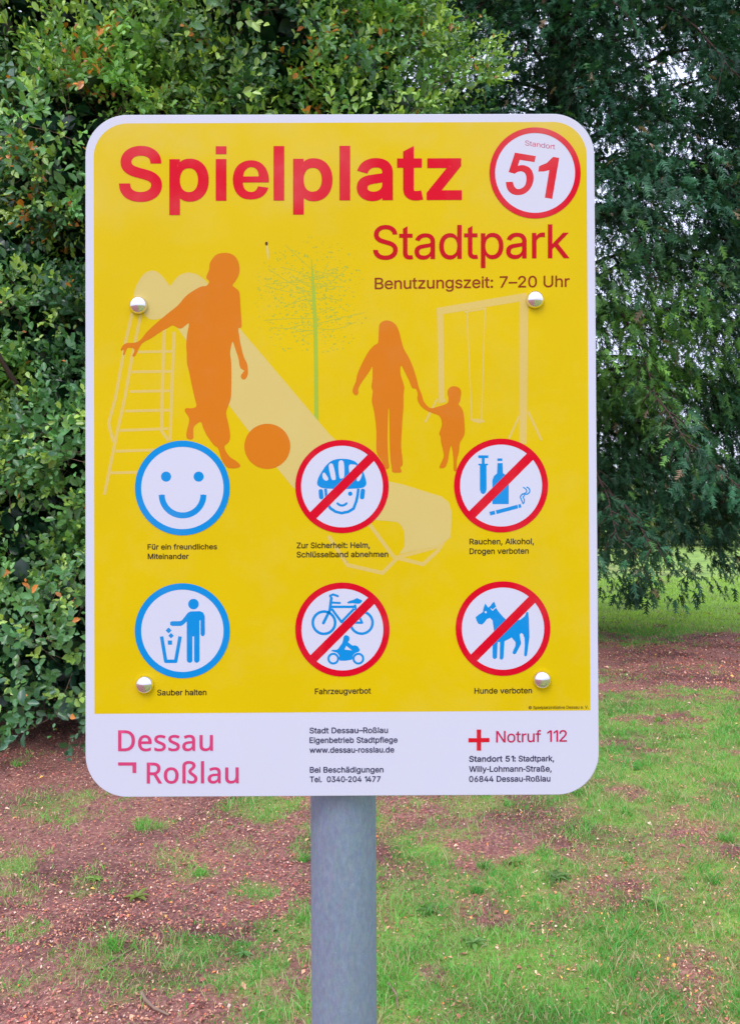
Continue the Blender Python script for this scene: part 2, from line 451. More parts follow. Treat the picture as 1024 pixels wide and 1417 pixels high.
def make_litter():
    X, Y = scatter(280000, .9, 2.0, 12.0)
    g = grass_amount(X, Y)
    keep = rng.random(len(X)) < np.clip(1.05 - g * .8, .25, 1) * (.35 + .65 * sstep(.3, .55, fbm(np.column_stack([X, Y]), 1.9, 88, 3)))
    X, Y = X[keep], Y[keep]; n = len(X)
    P = np.column_stack([X, Y])
    s = (.0020 + .0048 * rng.random(n) ** 2.2 + .007 * (rng.random(n) < .02)) * np.maximum(1, Y / 4.2)
    asp = .3 + .55 * rng.random(n)
    a = rng.random(n) * 2 * np.pi
    t1 = rng.normal(0, .35, n); t2 = rng.normal(0, .35, n)
    u = np.column_stack([np.cos(a), np.sin(a), t1]) * s[:, None]
    v = np.column_stack([-np.sin(a), np.cos(a), t2]) * (s * asp)[:, None]
    c = np.column_stack([X, Y, height(X, Y) + .003 + .004 * rng.random(n)])
    up = np.column_stack([X * 0, X * 0, s * .35])
    V = np.stack([c - u, c - v * .9 + u * .1 + up, c + u, c + v - u * .1 + up], 1)
    Fq = np.arange(n)[:, None] * 4 + np.array([[0, 1, 2]]); F2 = np.arange(n)[:, None] * 4 + np.array([[0, 2, 3]])
    pal = np.array([[1.18, .98, .90]]) * np.array([[.28, .10, .085], [.30, .14, .10], [.12, .055, .05], [.42, .25, .16], [.50, .36, .27], [.50, .20, .07], [.50, .40, .35], [.26, .12, .11], [.07, .04, .04], [.50, .33, .08]])
    pr = np.array([.22, .2, .13, .14, .10, .04, .05, .1, .05, .02]); pr = pr / pr.sum()
    col = pal[rng.choice(len(pal), n, p=pr)] * (1.2 + .9 * rng.random((n, 1)))
    warm = fbm(P, 1.2, 77, 3)[:, None]
    col = col * (1 + (warm - .5) * np.array([[.5, .3, .2]]))
    me = np_mesh('leaf_litter', V.reshape(-1, 3), [Fq, F2], M['litter'], np.repeat(col, 4, 0))
    tag(obj('leaf_litter', me), 'reddish brown dry leaf and bark litter strewn over the bare soil', 'leaf litter', kind='stuff')
make_litter()

# ------------------------------------------------------------------ tubes
def tube(pts, rad, k=6):
    pts = np.asarray(pts, float); n = len(pts); rad = np.asarray(rad, float) * np.ones(n)
    d = np.gradient(pts, axis=0); d /= np.linalg.norm(d, axis=1)[:, None] + 1e-9
    ref = np.where(np.abs(d[:, 2:3]) > .8, np.array([[1., 0, 0]]), np.array([[0., 0, 1]]))
    s = np.cross(d, ref); s /= np.linalg.norm(s, axis=1)[:, None] + 1e-9
    t = np.cross(d, s)
    a = np.arange(k) * 2 * np.pi / k
    V = (pts[:, None] + (s[:, None] * np.cos(a)[None, :, None] + t[:, None] * np.sin(a)[None, :, None]) * rad[:, None, None]).reshape(-1, 3)
    i = np.arange(n - 1)[:, None] * k; j = np.arange(k)[None]
    F = np.stack([i + j, i + (j + 1) % k, i + k + (j + 1) % k, i + k + j], -1).reshape(-1, 4)
    return V, F
def join(parts):
    V, F, o = [], [], 0
    for v, f in parts:
        V.append(v); F.append(f + o); o += len(v)
    return np.concatenate(V), np.concatenate(F)

def norm(a): return a / (np.linalg.norm(a, axis=-1, keepdims=True) + 1e-9)

# ------------------------------------------------------------------ broad-leaved shrub
LEAF_V = np.array([[0, 0, 0], [.31, .45, .06], [.27, .85, .06], [0, 1.15, -.08], [-.27, .85, .06], [-.31, .45, .06], [0, .62, -.03]]) * np.array([1, 1, 1])
LEAF_F = np.array([[0, 1, 6], [1, 2, 6], [2, 3, 6], [3, 4, 6], [4, 5, 6], [5, 0, 6]])

def leaf_frames(base, direc, upv, size):
    y = norm(direc); x = norm(np.cross(y, upv)); z = np.cross(x, y)
    return base, x * size[:, None], y * size[:, None], z * size[:, None]

# leaf of two folded halves
LEAF4_V = LEAF_V[:6] + np.array([[0, 0, -.02], [0, 0, .05], [0, 0, .05], [0, 0, 0], [0, 0, .05], [0, 0, .05]])
LEAF4_F = np.array([[0, 1, 2], [0, 2, 3], [0, 3, 4], [0, 4, 5]])

def leaves_mesh(fr, cols, LV=None, LF=None):
    LV = LEAF_V if LV is None else LV
    LF = LEAF_F if LF is None else LF
    k = len(LV)
    b, x, y, z = fr
    n = len(b)
    V = b[:, None] + x[:, None] * LV[None, :, 0:1] + y[:, None] * LV[None, :, 1:2] + z[:, None] * LV[None, :, 2:3]
    F = (np.arange(n)[:, None, None] * k + LF[None]).reshape(-1, 3)
    return V.reshape(-1, 3), F, np.repeat(cols, k, 0)

def make_shrub(name, label, cat, lobes, nsprig, leaf, seed, stems, base, palette, n_single=0, group=None, inner=0, per=11, front=True, flowers=True):
    global rng
    rng = np.random.default_rng(seed)
    lobes = np.array(lobes, float)          # cx cy cz rx ry rz
    area = (lobes[:, 3] * lobes[:, 5] + lobes[:, 3] * lobes[:, 4] + lobes[:, 4] * lobes[:, 5])
    which = rng.choice(len(lobes), nsprig * 4, p=area / area.sum())
    d = norm(rng.normal(size=(len(which), 3)))
    L = lobes[which]
    depth = 1 - .42 * rng.random(len(which)) ** 1.8
    P = L[:, :3] + d * L[:, 3:] * depth[:, None]
    bump = fbm(P, 1.5, seed, 3)
    P = P + d * ((bump - .5) * 1.6 + (noise(P, 3.2, seed + 5) - .5) * .45)[:, None]
    N = norm(d / L[:, 3:])
    keep = (P[:, 2] > .12 + .25 * noise(P, 2.0, seed + 3)) & (noise(P, 2.6, seed + 9) + .25 * noise(P, 7, seed + 2) > .30 + .10 * rng.random(len(P)) - (depth < .8) * .1) & (noise(P * [1, 1, 2.3], 1.7, seed + 31) > .33 + .1 * rng.random(len(P)))
    for l in lobes:
        q = np.linalg.norm((P - l[:3]) / l[3:], axis=1)
        keep &= ~(q < .50)
    if front:
        keep &= (N[:, 1] < .35) | (rng.random(len(P)) < .25)
    P, N, depth = P[keep][:nsprig], N[keep][:nsprig], depth[keep][:nsprig]
    ns = len(P)
    ax = norm(N * .8 + np.array([0, 0, .35]) + rng.normal(0, .45, (ns, 3)))
    ln = leaf * (2.6 + 4.2 * rng.random(ns) ** 1.5)
    # leaves alternate along each sprig
    k = np.arange(per)
    tt = (k + .6) / per
    droop = np.array([0, 0, -1.0])
    base_p = P[:, None] + ax[:, None] * (ln[:, None] * tt[None])[..., None] + droop * (ln[:, None] * .12 * tt[None] ** 2)[..., None]
    side = norm(np.cross(ax, np.array([.1, .2, 1.0])) + 1e-4)
    oth = np.cross(ax, side)
    ang = k[None] * 2.4 + rng.random((ns, 1)) * 6.28 + rng.normal(0, .3, (ns, per))
    rad = side[:, None] * np.cos(ang)[..., None] + oth[:, None] * np.sin(ang)[..., None]
    dirs = norm(rad * (1.0 - .55 * tt[None, :, None]) + ax[:, None] * (.5 + .5 * tt[None, :, None]) + rng.normal(0, .15, (ns, per, 3)))
    upv = norm(np.array([0, -.35, .75]) + N[:, None] * .9 + rng.normal(0, .38, (ns, per, 3)))
    size = leaf * (.5 + .75 * rng.random((ns, per))) * (.75 + .5 * rng.random((ns, 1))) * (1.05 - .45 * tt[None] ** 2)
    pal = {k2: np.array(v) for k2, v in palette.items()}
    t = np.clip(fbm(P, 1.1, seed + 40, 3) * 1.6 - .3 + rng.normal(0, .15, ns), 0, 1)
    young_and_highlight = np.clip((rng.random(ns) < .30 + .22 * (P[:, 2] > 3.4)) * (.4 + .6 * rng.random(ns)) * (depth > .85), 0, 1)  # young leaf tint; the extra share up high paints in a highlight on top
    c = pal['dark'] + (pal['mid'] - pal['dark']) * t[:, None]
    c = c * (.45 + 1.1 * noise(P, 2.9, seed + 77))[:, None]
    warmth = sstep(.40, .70, fbm(P, .7, seed + 81, 2) + .12 * (P[:, 2] > 3.6) + .10 * (P[:, 0] > -1.6))[:, None]
    c = c * (1 + warmth * np.array([[.9, .5, .1]]))
    cool = sstep(.5, .7, fbm(P, 1.3, seed + 85, 2))[:, None] * (1 - warmth)
    c = c * (1 - .25 * cool) + cool * np.array([[.0, .02, .04]])
    c = np.repeat(c[:, None], per, 1) * (.75 + .5 * rng.random((ns, per, 1)))
    yf = np.clip(young_and_highlight[:, None] * (.35 + tt[None] * .9), 0, 1)[..., None]
    c = c * (1 - yf) + pal['young_and_highlight'] * yf
    w = fbm(P, .9, seed + 60, 2)
    oc = (rng.random((ns, per)) < (.004 + .02 * (w > .62)[:, None])) | ((rng.random(ns) < .012)[:, None] & (rng.random((ns, per)) < .6))
    if leaf < .1:
        for q_ in ((-2.50, 5.35, 3.95), (-2.42, 5.4, 3.75), (-.55, 5.6, 4.9), (-.1, 5.7, 5.3), (-1.9, 5.4, 4.6)):
            oc = oc | ((np.linalg.norm(P[:, [0, 2]] - np.array(q_)[[0, 2]], axis=1) < .13)[:, None] & (rng.random((ns, per)) < .2))
    c = np.where(oc[..., None], pal['orange'] * (.6 + .8 * rng.random((ns, per, 1))), c)
    b = base_p.reshape(-1, 3); dd = dirs.reshape(-1, 3); uu = upv.reshape(-1, 3); sz = size.reshape(-1); cc = c.reshape(-1, 3)
    fr = leaf_frames(b, dd, uu, sz)
    root = empty(name, base, label, cat, group)
    B = np.array(base)
    single = np.zeros(len(b), bool)
    if n_single:
        # the leaves that show largest get objects of their own
        rel = b - np.array([0, 0, 1.55])
        u = rel[:, 0] / rel[:, 1]; v = rel[:, 2] / rel[:, 1]
        vis = (np.abs(u) < .47) & (v < .65) & (v > -.3) & ((u < -.375) | (v > .52)) & (rel[:, 1] > 0)
        score = np.where(vis, sz / np.linalg.norm(rel, axis=1) * (1 + .3 * (depth > .9).repeat(per)), 0)
        # one pick per grid cell keeps them spread out
        order = np.argsort(-score)[:n_single * 3]
        pick = order[rng.permutation(len(order))][:n_single]
        single[pick] = True
        kinds = {}
        for i in pick:
            key = 'o' if cc[i, 0] > cc[i, 1] * 1.2 else ('y' if cc[i, 1] > .18 else ('m' if cc[i, 1] > .09 else 'd'))
            if key not in kinds:
                kinds[key] = np_mesh('leaf', LEAF_V, LEAF_F, M['leaf'], np.repeat(cc[i:i + 1], 7, 0))
            o = bpy.data.objects.new('leaf', kinds[key])
            o.matrix_local = Matrix(((fr[1][i, 0], fr[2][i, 0], fr[3][i, 0], b[i, 0] - B[0]),
                                     (fr[1][i, 1], fr[2][i, 1], fr[3][i, 1], b[i, 1] - B[1]),
                                     (fr[1][i, 2], fr[2][i, 2], fr[3][i, 2], b[i, 2] - B[2]), (0, 0, 0, 1)))
            link(o, root)
    s = ~single
    V, F, C = leaves_mesh(tuple(a[s] for a in fr), cc[s], LEAF4_V, LEAF4_F)
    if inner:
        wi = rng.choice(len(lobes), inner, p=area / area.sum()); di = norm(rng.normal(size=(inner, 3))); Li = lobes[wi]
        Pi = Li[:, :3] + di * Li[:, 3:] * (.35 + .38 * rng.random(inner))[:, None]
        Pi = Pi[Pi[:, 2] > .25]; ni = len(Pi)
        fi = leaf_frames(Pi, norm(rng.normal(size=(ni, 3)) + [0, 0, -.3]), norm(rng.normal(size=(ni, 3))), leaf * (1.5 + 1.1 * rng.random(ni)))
        V2, F2, C2 = leaves_mesh(fi, np.tile(pal['dark'], (ni, 1)) * (.35 + .5 * rng.random((ni, 1))), LEAF4_V * [1.3, 1, 1], LEAF4_F)  # inner leaves tinted darker to deepen the shade inside the crown
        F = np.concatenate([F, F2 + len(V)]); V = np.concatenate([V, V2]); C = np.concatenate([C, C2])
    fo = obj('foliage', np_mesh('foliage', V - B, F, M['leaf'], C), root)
    fo['kind'] = 'stuff'
    # stems
    parts = []
    for k3 in range(stems):
        a = rng.random() * 6.28; h = lobes[:, 2].max() * (.75 + .4 * rng.random())
        l = lobes[rng.integers(len(lobes))]
        p0 = B + np.array([math.cos(a) * .25, math.sin(a) * .2, -.05]); p1 = l[:3] + rng.normal(0, .5, 3); p1[2] = min(p1[2], h) + .2
        q = np.linspace(0, 1, 9)[:, None]
        pts = p0 * (1 - q) + p1 * q + np.sin(q * 3.14) * np.array([0, 0, .35]) + rng.normal(0, .04, (9, 3)) * (q > 0)
        parts.append(tube(pts - B, np.linspace(.045, .012, 9) * (.7 + .6 * rng.random()), 7))
    v, f = join(parts)
    obj('stem', np_mesh('stem', v, f, M['bark'], smooth=True), root)
    # thin twigs under the leaves
    sel = rng.random(ns) < .3
    p0 = (P - ax * ln[:, None] * .8)[sel]; p1 = (P + ax * ln[:, None] * .95)[sel]
    n = len(p0); w3 = .0018 if leaf < .08 else .01
    s1 = side[sel] * w3; s2 = oth[sel] * w3
    V = np.stack([p0 + s1, p0 - s1 * .5 + s2 * .87, p0 - s1 * .5 - s2 * .87, p1], 1).reshape(-1, 3)
    F = (np.arange(n)[:, None, None] * 4 + np.array([[0, 1, 3], [1, 2, 3], [2, 0, 3]])[None]).reshape(-1, 3)
    tw = obj('twigs', np_mesh('twigs', V - B, F, M['twig']), root)
    tw['kind'] = 'stuff'
    return root

SHRUB_PAL = dict(dark=(.024, .10, .048), mid=(.13, .35, .10), young_and_highlight=(.55, .80, .14), orange=(.70, .25, .05))
SHRUB_L = [(-1.75, 7.0, 2.3, 1.9, 1.75, 2.6), (-.45, 6.9, 4.7, 1.25, 1.2, 1.7), (-3.9, 7.1, 2.5, 2.0, 1.8, 2.9), (-2.2, 7.0, 4.9, 1.9, 1.6, 1.9),
           (-1.2, 6.8, 3.6, 1.5, 1.4, 1.5), (-2.35, 5.9, 1.4, .8, .8, 1.0), (-2.9, 6.0, 2.9, 1.0, .8, 1.1), (-2.0, 6.0, 4.2, 1.0, .8, .9), (-1.0, 6.3, 5.3, 1.1, .9, 1.0),
           (-2.6, 6.2, 5.6, 1.1, .9, 1.1), (-.3, 7.0, 6.2, 1.1, 1.1, .9), (-2.2, 5.5, .65, 1.0, .7, .75), (-2.0, 5.9, 2.4, .9, .7, .9), (-2.9, 5.4, .5, .8, .6, .6)]
make_shrub('evergreen_shrub', 'huge dense shrub with small glossy green and a few orange leaves behind the sign', 'shrub',
           SHRUB_L, 25000, .061, 5, 9, (-2.3, 7.0, 0), SHRUB_PAL, n_single=290, inner=34000, per=8)

# ------------------------------------------------------------------ yew tree with drooping branches
def make_yew():
    global rng
    rng = np.random.default_rng(23)
    T = np.array([2.4, 10.3, 0.0])
    root = empty('yew_tree', tuple(T), 'broad dark conifer with feathery drooping branches reaching the ground right behind the sign', 'tree')
    q = np.linspace(0, 1, 12)[:, None]
    pts = np.array([[0, 0, -.1]]) * (1 - q) + np.array([[.3, .2, 11.5]]) * q + np.column_stack([np.sin(q[:, 0] * 7) * .08, np.cos(q[:, 0] * 5) * .08 - .08, q[:, 0] * 0])
    v, f = tube(pts, np.linspace(.34, .05, 12), 12)
    M['yewbark'] = simple_mat('yew_bark', (.075, .04, .034), .9)
    obj('trunk', np_mesh('trunk', v, f, M['yewbark'], smooth=True), root)
    limbs = []; P = []; AX = []; SZ = []; TIP = []
    nl = 120
    for i in range(nl):
        z0 = 1.5 + 10.0 * ((i + .5) / nl) ** .95
        az_ = i * 2.399 + rng.normal(0, .2)
        reach = (3.3 - .20 * max(0, z0 - 4)) * (.75 + .4 * rng.random())
        if z0 > 9: reach *= .8
        dx, dy = math.cos(az_), math.sin(az_)
        if dy > .55 and rng.random() < .55: continue
        n = 14; t = np.linspace(0, 1, n)
        rise = .35 + .5 * rng.random(); drop = (.9 + 1.1 * rng.random()) * (1.0 if z0 > 3 else .75)
        z = z0 + rise * np.sin(t * 2.2) - drop * t ** 3
        if z0 < 3.6: z = z0 + .25 * np.sin(t * 3) - np.minimum(drop, z0 - .75 - rng.random() * .6) * t ** 2.4
        x = dx * reach * t + rng.normal(0, .05, n).cumsum() * .4; y = dy * reach * t + rng.normal(0, .05, n).cumsum() * .4
        path = np.column_stack([x + .02 * z, y, z])
        limbs.append(tube(path, np.linspace(.032, .003, n), 5))
        # side branches
        ns = int(16 + 6 * reach)
        for j in range(ns):
            u = .22 + .78 * (j + rng.random()) / ns
            k = min(int(u * (n - 1)), n - 2); fr = u * (n - 1) - k
            p = path[k] * (1 - fr) + path[k + 1] * fr
            tdir = norm(path[k + 1] - path[k])
            sd = norm(np.cross(tdir, [0, 0, 1])) * (1 if j % 2 else -1)
            L = (.28 + .45 * rng.random()) * (1.15 - .55 * u)
            bd = norm(sd * .9 + tdir * (.5 + .4 * rng.random()) + np.array([0, 0, rng.normal(-.05, .25)]))
            m = 5
            tt = np.linspace(0, 1, m)[:, None]
            bp = p + bd * L * .8 * tt + np.array([0, 0, -1]) * (L * (.35 + .5 * rng.random())) * tt ** 2
            limbs.append(tube(bp, np.linspace(.010, .003, m), 3))
            nf = int(6 + L * 15)
            s = rng.random(nf)
            pp = p + bd * (L * s)[:, None] + np.array([0, 0, -1]) * (L * .55) * (s ** 2)[:, None]
            dd = norm(bd + rng.normal(0, .75, (nf, 3)) + np.array([0, 0, -.55]) - np.array([0, 0, .5]) * s[:, None])
            P.append(pp); AX.append(dd); SZ.append(.07 + .10 * rng.random(nf)); TIP.append(np.full(nf, u) * .5 + s * .5)
    v, f = join(limbs)
    obj('limbs', np_mesh('limbs', v, f, M['yewbark'], smooth=True), root)
    P = np.concatenate(P) + T
    ms = 158000
    d = norm(rng.normal(size=(ms, 3)) * [1, 1, .9])
    q = rng.random(ms)
    Q = T + [0, 0, 5.2] + d * [4.1, 2.9, 5.6] * (1 - .42 * q ** 1.6)[:, None]
    Q = Q + d * ((fbm(Q, .9, 61, 3) - .5) * 2.0 + (noise(Q, 2.8, 62) - .5) * .5)[:, None]
    low = .50 + 1.9 * np.clip(fbm(Q * [1, .6, 0], 2.0, 66, 3) * 2.2 - .75, 0, 1)
    kp = (Q[:, 2] > low) & (noise(Q, 1.7, 71) + .3 * noise(Q, 5, 72) > .31 + .12 * rng.random(ms) + .11 * sstep(3.8, 4.6, Q[:, 2]) * sstep(2.4, 3.2, Q[:, 0]) * (Q[:, 2] < 7.6)) & ((d[:, 1] < .15) | (rng.random(ms) < .13)) & ((Q[:, 0] > .9) | ((Q[:, 2] > 4.2) & (Q[:, 0] > -.4)) | (rng.random(ms) < .12))
    Q, dq = Q[kp], d[kp]
    AX.append(norm(dq * [.8, .8, .3] + rng.normal(0, .5, (len(Q), 3)) + [0, 0, -.65])); SZ.append(.065 + .105 * rng.random(len(Q))); TIP.append(rng.random(len(Q)))
    P = np.concatenate([P, Q]); AX = np.concatenate(AX); SZ = np.concatenate(SZ); TIP = np.concatenate(TIP)
    n = len(P)
    sd = norm(np.cross(AX, norm(np.array([0, 0, 1.0]) + rng.normal(0, .5, (n, 3)))))
    nrm = np.cross(sd, AX)
    # one frond: flat comb of narrow pointed leaflets on both sides of a stem, curving down
    K = 5
    tv = []; base_i = []
    V = []; 
    for side in (-1, 1):
        for k in range(K):
            t = (k + .5 + (.25 if side > 0 else 0)) / (K + .6)
            l = (.42 + .12 * ((k * 5 + (side > 0) * 2) % 3 - 1)) * (1 - .5 * t)
            w = .07
            c = np.array([0, t, -.22 * t * t])
            tip = c + np.array([side * l * .75, l * (.5 + .35 * ((k * 7) % 3) / 2), (-.25 + .2 * (k % 3)) * l])
            V += [c + np.array([0, w * 1.5, 0]), tip, c + np.array([0, -w * 1.5, 0])]
    V += [np.array([.04, 0, 0]), np.array([0, 1.22, -.33]), np.array([-.04, 0, 0])]
    V = np.array(V); nb = len(V) // 3
    K_ = 0; Ff = np.concatenate([np.array([[0, 1, 2]]) + 3 * i for i in range(nb)])
    W = P[:, None] + (sd[:, None] * V[None, :, 0:1] + AX[:, None] * V[None, :, 1:2] + nrm[:, None] * V[None, :, 2:3]) * SZ[:, None, None]
    FF = (np.arange(n)[:, None, None] * len(V) + Ff[None]).reshape(-1, 3)
    t = np.clip(fbm(P, .8, 91, 3) * 1.8 - .4 + rng.normal(0, .12, n), 0, 1)[:, None]
    dark = np.array([.013, .065, .038]); mid = np.array([.055, .19, .085]); yng = np.array([.26, .55, .09]); tan = np.array([.34, .24, .15])
    c = dark + (mid - dark) * t
    c = c * (.35 + 1.15 * noise(P, 2.2, 97))[:, None]
    lob = np.exp(-(((P[:, 0] - 2.9) / 1.0) ** 2 + ((P[:, 1] - 7.8) / 1.6) ** 2 + ((P[:, 2] - 3.2) / .7) ** 2)) * (.6 + .9 * noise(P, 3.0, 12))
    yf = np.clip(lob * 1.3 * (rng.random(n)) + (rng.random(n) < .06) * .5 * TIP, 0, 1)[:, None]
    c = c * (1 - yf) + yng * yf
    c = np.where((rng.random(n) < .015)[:, None], tan, c) * (.75 + .5 * rng.random((n, 1)))
    fo = obj('foliage', np_mesh('foliage', (W - T).reshape(-1, 3), FF, M['needle'], np.repeat(c, len(V), 0)), root)
    fo['kind'] = 'stuff'
make_yew()

# ------------------------------------------------------------------ far lawn edge: bushes and small trees
FARPAL = dict(dark=(.06, .11, .035), mid=(.15, .22, .05), young_and_highlight=(.30, .34, .08), orange=(.40, .30, .08))
FARPAL2 = dict(dark=(.04, .085, .04), mid=(.09, .15, .06), young_and_highlight=(.16, .24, .08), orange=(.3, .22, .1))
fars = [(7.0, 34, 1.3, 1.5, 'low yellow-green bush far across the lawn, seen under the hanging branches', FARPAL),
        (10.2, 33, 1.6, 1.6, 'bright rounded bush far across the lawn near the right edge', FARPAL),
        (13.6, 35, 2.2, 1.9, 'tall pale green bush far across the lawn just inside the right edge', FARPAL2),
        (16.8, 34, 1.6, 2.0, 'dull green bush at the lawn edge beyond the right edge', FARPAL2),
        (3.6, 35, 1.7, 1.7, 'dull green bush far across the lawn beside the yellow-green one', FARPAL2)]
for i, (x, y, rz, rx, lab, pal) in enumerate(fars):
    make_shrub('distant_bush', lab, 'bush', [(x, y, rz * .7, rx, 1.3, rz), (x + .8, y - .3, rz * .5, rx * .8, 1.1, rz * .7)], 900, .17, 50 + i, 3, (x, y, 0), pal, group='bushes at the far edge of the lawn', per=8)

# ------------------------------------------------------------------ the playground sign
SIGN_C = np.array([-0.033359, 0.915859, 1.618921])
SIGN_X = norm(np.array([0.99999459, 0.00318734, -0.00081718]))
SIGN_Z = norm(np.array([0.00078208, 0.01099886, 0.9999392]))
SIGN_N = norm(np.cross(SIGN_X, SIGN_Z))
if SIGN_N[1] > 0: SIGN_N = -SIGN_N
SIGN_SHEET = np.array([[0.0008522014438686447, -3.2521931048231885e-06, -0.400416944367908],
                       [-3.363640800436429e-06, -0.0008530531523098779, 0.5368155070715567],
                       [-2.9254069914989727e-06, 1.0255930738630895e-05, 1.0]])
POLE_R = 0.0405
pole_at = SIGN_C - SIGN_N * 0.058 + SIGN_X * -0.001
pole_base = pole_at - SIGN_Z * (pole_at[2] / SIGN_Z[2])
BASE = np.array([pole_base[0], pole_base[1], 0.0])
SIGN = empty('playground_sign', tuple(BASE), 'yellow and white German playground rules sign bolted to a grey steel pole', 'sign')

def sheet(pts):
    """artwork sheet units (about 0.85 mm each) to metres on the panel, centre = 0,0"""
    q = np.asarray(pts, float) @ SIGN_SHEET[:, :2].T + SIGN_SHEET[:, 2]
    return q[:, :2] / q[:, 2:3]

def plane(uv, lift):
    uv = np.asarray(uv, float)
    return SIGN_C - BASE + uv[:, :1] * SIGN_X + uv[:, 1:2] * SIGN_Z + SIGN_N * lift

def area(c):
    x, y = c[:, 0], c[:, 1]
    return 0.5 * np.sum(x * np.roll(y, -1) - y * np.roll(x, -1))

def fill(contours, solid_from=10 ** 9):
    """non-zero winding fill of closed outlines (given on the panel, metres) -> verts, tris"""
    vs, faces, sg, solid = [], [], [], set()
    o = 0
    for ci, c in enumerate(contours):
        c = np.asarray(c, float)
        d = np.linalg.norm(c - np.roll(c, 1, 0), axis=1)
        c = c[d > 2e-6]
        if len(c) < 3: continue
        a = area(c)
        if abs(a) < 1e-10: continue
        if ci >= solid_from: solid.add(len(sg)); sg.append(0)
        else: sg.append(1 if a > 0 else -1)
        if a < 0: c = c[::-1]
        vs.append(c); faces.append(list(range(o, o + len(c)))); o += len(c)
    V = np.concatenate(vs) * 1000.0
    r = delaunay_2d_cdt([Vector(p) for p in V], [], faces, 0, 1e-5, True)
    tri = [f for f, of in zip(r[2], r[5]) if sum(sg[k] for k in of) != 0 or any(k in solid for k in of)]
    return np.array([(v.x, v.y) for v in r[0]]) / 1000.0, tri

def art(name, contours, mat, lift, parent=None, already=False, solid_from=10 ** 9):
    cs = contours if already else [sheet(c) for c in contours]
    v, t = fill(cs, solid_from)
    used = sorted({i for f in t for i in f}); mp = {a: b for b, a in enumerate(used)}
    v = v[used]; t = np.array([[mp[i] for i in f] for f in t])
    # all faces look out of the panel
    a, b, c = v[t[:, 0]], v[t[:, 1]], v[t[:, 2]]
    s = (b[:, 0] - a[:, 0]) * (c[:, 1] - a[:, 1]) - (b[:, 1] - a[:, 1]) * (c[:, 0] - a[:, 0])
    t[s < 0] = t[s < 0][:, ::-1]
    me = np_mesh(name, plane(v, lift), t, mat)
    return obj(name, me, parent or SIGN)

def circle(cx, cy, rx, ry=None, n=64, rev=False):
    ry = ry or rx
    a = np.linspace(0, 2 * np.pi, n, endpoint=False)
    if rev: a = -a
    return np.column_stack([cx + rx * np.cos(a), cy + ry * np.sin(a)])

def ccw(c):
    c = np.asarray(c, float); return c if area(c) > 0 else c[::-1]
def cw(c):
    c = np.asarray(c, float); return c if area(c) < 0 else c[::-1]

def stroke(pts, w, cap=False, closed=False):
    pts = np.asarray(pts, float); out = []
    w = np.ones(len(pts)) * w if np.isscalar(w) else np.asarray(w, float)
    rngi = range(len(pts) if closed else len(pts) - 1)
    for i in rngi:
        a, b = pts[i], pts[(i + 1) % len(pts)]
        d = (b - a) / (np.linalg.norm(b - a) + 1e-9); n = np.array([-d[1], d[0]])
        wa, wb = w[i] / 2, w[(i + 1) % len(pts)] / 2
        out.append(ccw([a + n * wa, b + n * wb, b - n * wb, a - n * wa]))
    for i in range(len(pts)):
        if cap or closed or 0 < i < len(pts) - 1:
            out.append(circle(pts[i][0], pts[i][1], w[i] / 2, n=14))
    return out

def smooth(pts, k=4, closed=True):
    p = np.asarray(pts, float); n = len(p); out = []
    for i in range(n if closed else n - 1):
        a = p[(i - 1) % n] if closed or i else p[0]; b = p[i]; c = p[(i + 1) % n]; d = p[(i + 2) % n] if closed or i < n - 2 else p[-1]
        for j in range(k):
            t = j / k
            out.append(.5 * ((2 * b) + (-a + c) * t + (2 * a - 5 * b + 4 * c - d) * t * t + (-a + 3 * b - 3 * c + d) * t ** 3))
    if not closed: out.append(p[-1])
    return np.array(out)

def Z(x0, y0, s, pts):
    return np.array([x0, y0]) + np.asarray(pts, float) / s

def rounded(x0, y0, x1, y1, rads, n=14):
    """outline in metres; rads = top-left, top-right, bottom-right, bottom-left"""
    out = []
    for (cx, cy, r, a0) in ((x0 + rads[0], y1 - rads[0], rads[0], 180), (x0 + rads[3], y0 + rads[3], rads[3], 270 - 90 + 90)):
        pass
    seq = [(x0, y1, rads[0], 180, 90, 1, -1), (x1, y1, rads[1], 90, 0, -1, -1), (x1, y0, rads[2], 0, -90, -1, 1), (x0, y0, rads[3], -90, -180, 1, 1)]
    for X_, Y_, r, a0, a1, sx, sy in seq:
        if r <= 0: out.append((X_, Y_)); continue
        for a in np.linspace(R(a0), R(a1), n):
            out.append((X_ + sx * r + r * math.cos(a), Y_ + sy * r + r * math.sin(a)))
    return np.array(out)[::-1]

# panel: 3 mm sheet with rounded corners, white face and bare edge
def prism(outline, z0, z1, bevel=0.0):
    n = len(outline)
    rings = [(outline, z0)]
    if bevel:
        c = outline.mean(0)
        nrm2 = np.roll(outline, -1, 0) - np.roll(outline, 1, 0)
        nrm2 = norm(np.column_stack([nrm2[:, 1], -nrm2[:, 0]]))
        rings += [(outline, z1 - bevel), (outline - nrm2 * bevel, z1)]
    else:
        rings += [(outline, z1)]
    V = np.concatenate([plane(o, z) for o, z in rings])
    F = []
    for k in range(len(rings) - 1):
        for i in range(n):
            j = (i + 1) % n
            F.append((k * n + i, k * n + j, (k + 1) * n + j, (k + 1) * n + i))
    return V, F, n, len(rings)

W2, H2 = 0.3000, 0.4010
out = rounded(-W2, -H2, W2, H2, (.049,) * 4, 18)
V, F, n, nr = prism(out, -.003, 0, .0007)
me = bpy.data.meshes.new('panel')
me.from_pydata([tuple(v) for v in V], [], F + [tuple(range(n))[::-1], tuple(range((nr - 1) * n, nr * n))])
me.materials.append(M['white']); me.materials.append(M['alu'])
for i, p in enumerate(me.polygons):
    p.material_index = 1 if (i < n or i == len(F)) else 0
panel = obj('panel', me, SIGN)

